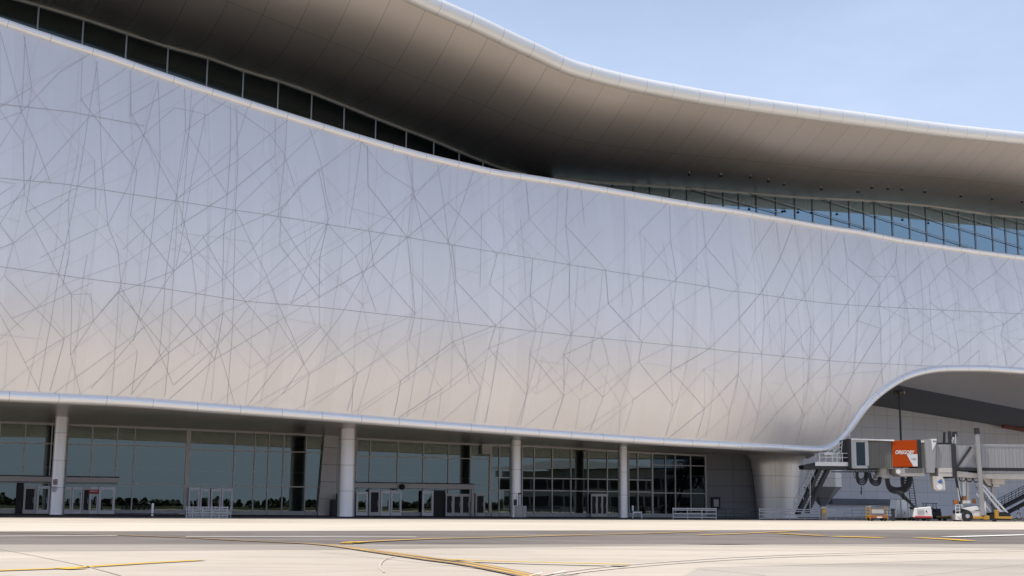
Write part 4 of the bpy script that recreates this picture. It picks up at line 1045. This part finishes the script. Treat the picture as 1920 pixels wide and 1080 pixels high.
# yellow low dolly
A = ground(1786, 977); e = empty('cargo_dolly', A, 'low flat cargo dolly with yellow edge left of the bridge wheel', 'dolly')
q = MB(); q.box(A+Vector((0, 1.0, .42)), (2.0, 1.8, .16)); q.build('deck', M['yellow'], e, bevel=.03)
q = MB(); q.box(A+Vector((0, 1.0, .3)), (1.8, 1.6, .1)); q.bar(A+Vector((-1, .9, .3)), A+Vector((-1.6, .9, .2)), .06); q.build('chassis', M['dark'], e)
wheels(e, (A.x-.75, A.x+.75), .16, A.y+.05, A.y+1.6); adopt(e)
# striped A-frame barricade at the right edge
A = ground(1911, 978); e = empty('a_frame_barricade', A, 'orange and white striped A-frame barricade at the right edge', 'barricade')
for sx in (-1, 1):
    q = MB(); n = 5
    for i in range(n):
        t0, t1 = i/n, (i+1)/n; pa = A+Vector((sx*.42*(1-t0), 0, 1.15*t0)); pb = A+Vector((sx*.42*(1-t1), 0, 1.15*t1)); q.bar(pa, pb, .14, .07, i % 2)
    q.build('leg', [M['white'], M['amber']], e)
q = MB(); q.box(A+Vector((0, .05, .55)), (.5, .05, .16)); q.build('cross_board', M['white'], e)
q = MB(); q.tube([A+Vector((0, 0, 1.15)), A+Vector((0, 0, 1.32))], .1, 10); q.build('lamp', M['dark'], e); adopt(e)
# far steel stairs at right under the arch
Yq = 160
e = empty('steel_stairs', jp(1900, 965, Yq), 'dark steel stairs with handrails against the grey wall at far right', 'stairs')
for o_ in (0, 1.3):
    q = MB(); dd = Vector((0, o_, 0))
    q.bar(jp(1866, 960, Yq)+dd, jp(1960, 912, Yq)+dd, .1, .3); q.bar(jp(1880, 968, Yq)+dd, jp(1960, 925, Yq)+dd, .1, .25); q.build('stringer', M['dark'], e)
    q = MB()
    for h_ in (9, 18): q.bar(jp(1876, 955-h_, Yq)+dd, jp(1960, 912-h_, Yq)+dd, .06)
    for i in range(7): t = i/6; q.bar(jp(1878+80*t, 954-42*t, Yq)+dd, jp(1878+80*t, 935-42*t, Yq)+dd, .05)
    q.build('handrail', M['dark'], e)
q = MB()
for i in range(14): t = i/13; q.box(jp(1870+88*t, 959-45*t, Yq)+Vector((0, .65, 0)), (.4, 1.2, .05))
q.build('tread', M['dgrey'], e); adopt(e)

# ------------------------------------------------------------------ far wood behind the viewer (mirrored in the glass)
r3 = random.Random(3); b = MB()
for i in range(900):
    x = -420+i*1.15+r3.uniform(-3, 3); y = -250+r3.uniform(-30, 15); h = r3.uniform(1.8, 3.0) if r3.random() < .95 else r3.uniform(3.2, 5.5)
    for k in range(26):
        a_ = r3.uniform(0, 6.28); rr = r3.random()**.5*h*.55; z = r3.uniform(.1, 1)*h; rr *= math.sin(math.pi*min(.95, max(.15, z/h)))
        c_ = Vector((x+rr*math.cos(a_), y+rr*math.sin(a_), z)); s_ = r3.uniform(.3, .8)
        u = Vector((r3.uniform(-1, 1), r3.uniform(-1, 1), r3.uniform(-1, 1))).normalized(); v = u.orthogonal().normalized()
        b.face([c_-u*s_-v*s_, c_+u*s_-v*s_, c_+u*s_+v*s_, c_-u*s_+v*s_])
tag(b.build('distant_wood', M['leaf']), 'low dark tree line across the airfield mirrored in the glass', 'trees', None, 'stuff')

# ------------------------------------------------------------------ concourse across the apron (mirrored in the glass)
def mirror(px, L):
    p = GP(px, 930); d = (p-CAM); d.z = 0; d.normalize(); d = d - 2*d.dot(NG)*NG
    q = p+d*L; q.z = 0; return q
CA, CB = mirror(990, 255), mirror(1345, 215); cx = (CB-CA).normalized(); cy = Vector((-cx.y, cx.x, 0)); Lc = (CB-CA).length
e = empty('distant_concourse', (CA+CB)/2, 'low grey concourse with banded windows across the apron, seen only mirrored in the glass', 'building')
q = MB(); q.box((CA+CB)/2+Z*5.5, (Lc, 26, 11), cx, cy); q.build('wall', M['grey'], e)
P = []
for j in range(9):
    t = j/8; P.append([CA+cx*(Lc*i/20)+cy*(-18+36*t)+Z*(11.2+3.2*math.sin(math.pi*t)*(.6+.4*math.sin(i*.3))) for i in range(21)])
q = MB(); q.grid(P); q.build('roof', M['lgrey'], e, smooth=True)
for sgn in (-1, 1):
    for z_ in (2.6, 7.2):
        for i in range(12):
            q = MB(); q.box(CA+cx*(Lc*(i+.5)/12)+cy*(13.1*sgn)+Z*z_, (Lc/12-.8, .3, 2.6), cx, cy); q.build('window', M['black'], e)
adopt(e)
# ------------------------------------------------------------------ light
SUN_EL = rad(67)
hdir = (-D + N*.07).normalized()                 # horizontal direction towards the sun: along the facade
to_sun = Vector((hdir.x*math.cos(SUN_EL), hdir.y*math.cos(SUN_EL), math.sin(SUN_EL)))
sl = bpy.data.lights.new('sun', 'SUN'); sl.energy = 4.9; sl.angle = rad(.53); sl.color = (1, .955, .88)
so = bpy.data.objects.new('sun', sl); COL.objects.link(so); so.rotation_euler = to_sun.to_track_quat('Z', 'Y').to_euler()
w = bpy.data.worlds.new('World'); scene.world = w; w.use_nodes = True; t = w.node_tree
bg = t.nodes['Background']; sk = t.nodes.new('ShaderNodeTexSky'); sk.sky_type = 'NISHITA'; sk.sun_disc = False
sk.sun_elevation = SUN_EL; sk.sun_rotation = math.atan2(hdir.x, hdir.y); sk.altitude = 0; sk.air_density = 1.0; sk.dust_density = 2.2; sk.ozone_density = 1.0
hz = nd(t, 'ShaderNodeMix', data_type='RGBA'); hz.inputs[7].default_value = (4.6, 5.5, 7.4, 1)
tcw = nd(t, 'ShaderNodeTexCoord'); sx = nd(t, 'ShaderNodeSeparateXYZ'); mrw = nd(t, 'ShaderNodeMapRange')
t.links.new(tcw.outputs['Generated'], sx.inputs[0]); t.links.new(sx.outputs[2], mrw.inputs[0])
mrw.inputs[1].default_value = .22; mrw.inputs[2].default_value = .56; mrw.inputs[3].default_value = .82; mrw.inputs[4].default_value = .08
wn = nd(t, 'ShaderNodeTexNoise', Scale=2.2, Detail=7., Roughness=.6); wm = nd(t, 'ShaderNodeMapRange'); wm.inputs[1].default_value = .5; wm.inputs[2].default_value = .75; wm.inputs[3].default_value = 0; wm.inputs[4].default_value = .22
mpw = nd(t, 'ShaderNodeMapping'); mpw.inputs['Scale'].default_value = (1, 1, 2.6); t.links.new(tcw.outputs['Generated'], mpw.inputs[0]); t.links.new(mpw.outputs[0], wn.inputs[0]); t.links.new(wn.outputs[0], wm.inputs[0])
adw = nd(t, 'ShaderNodeMath', operation='ADD', use_clamp=True); t.links.new(mrw.outputs[0], adw.inputs[0]); t.links.new(wm.outputs[0], adw.inputs[1]); t.links.new(adw.outputs[0], hz.inputs[0])
t.links.new(sk.outputs[0], hz.inputs[6]); t.links.new(hz.outputs[2], bg.inputs[0]); bg.inputs[1].default_value = .15
scene.view_settings.view_transform = 'Standard'; scene.view_settings.look = 'None'; scene.view_settings.exposure = 0; scene.view_settings.gamma = 1
scene.render.engine = 'CYCLES'; scene.cycles.max_bounces = 8; scene.cycles.transparent_max_bounces = 12
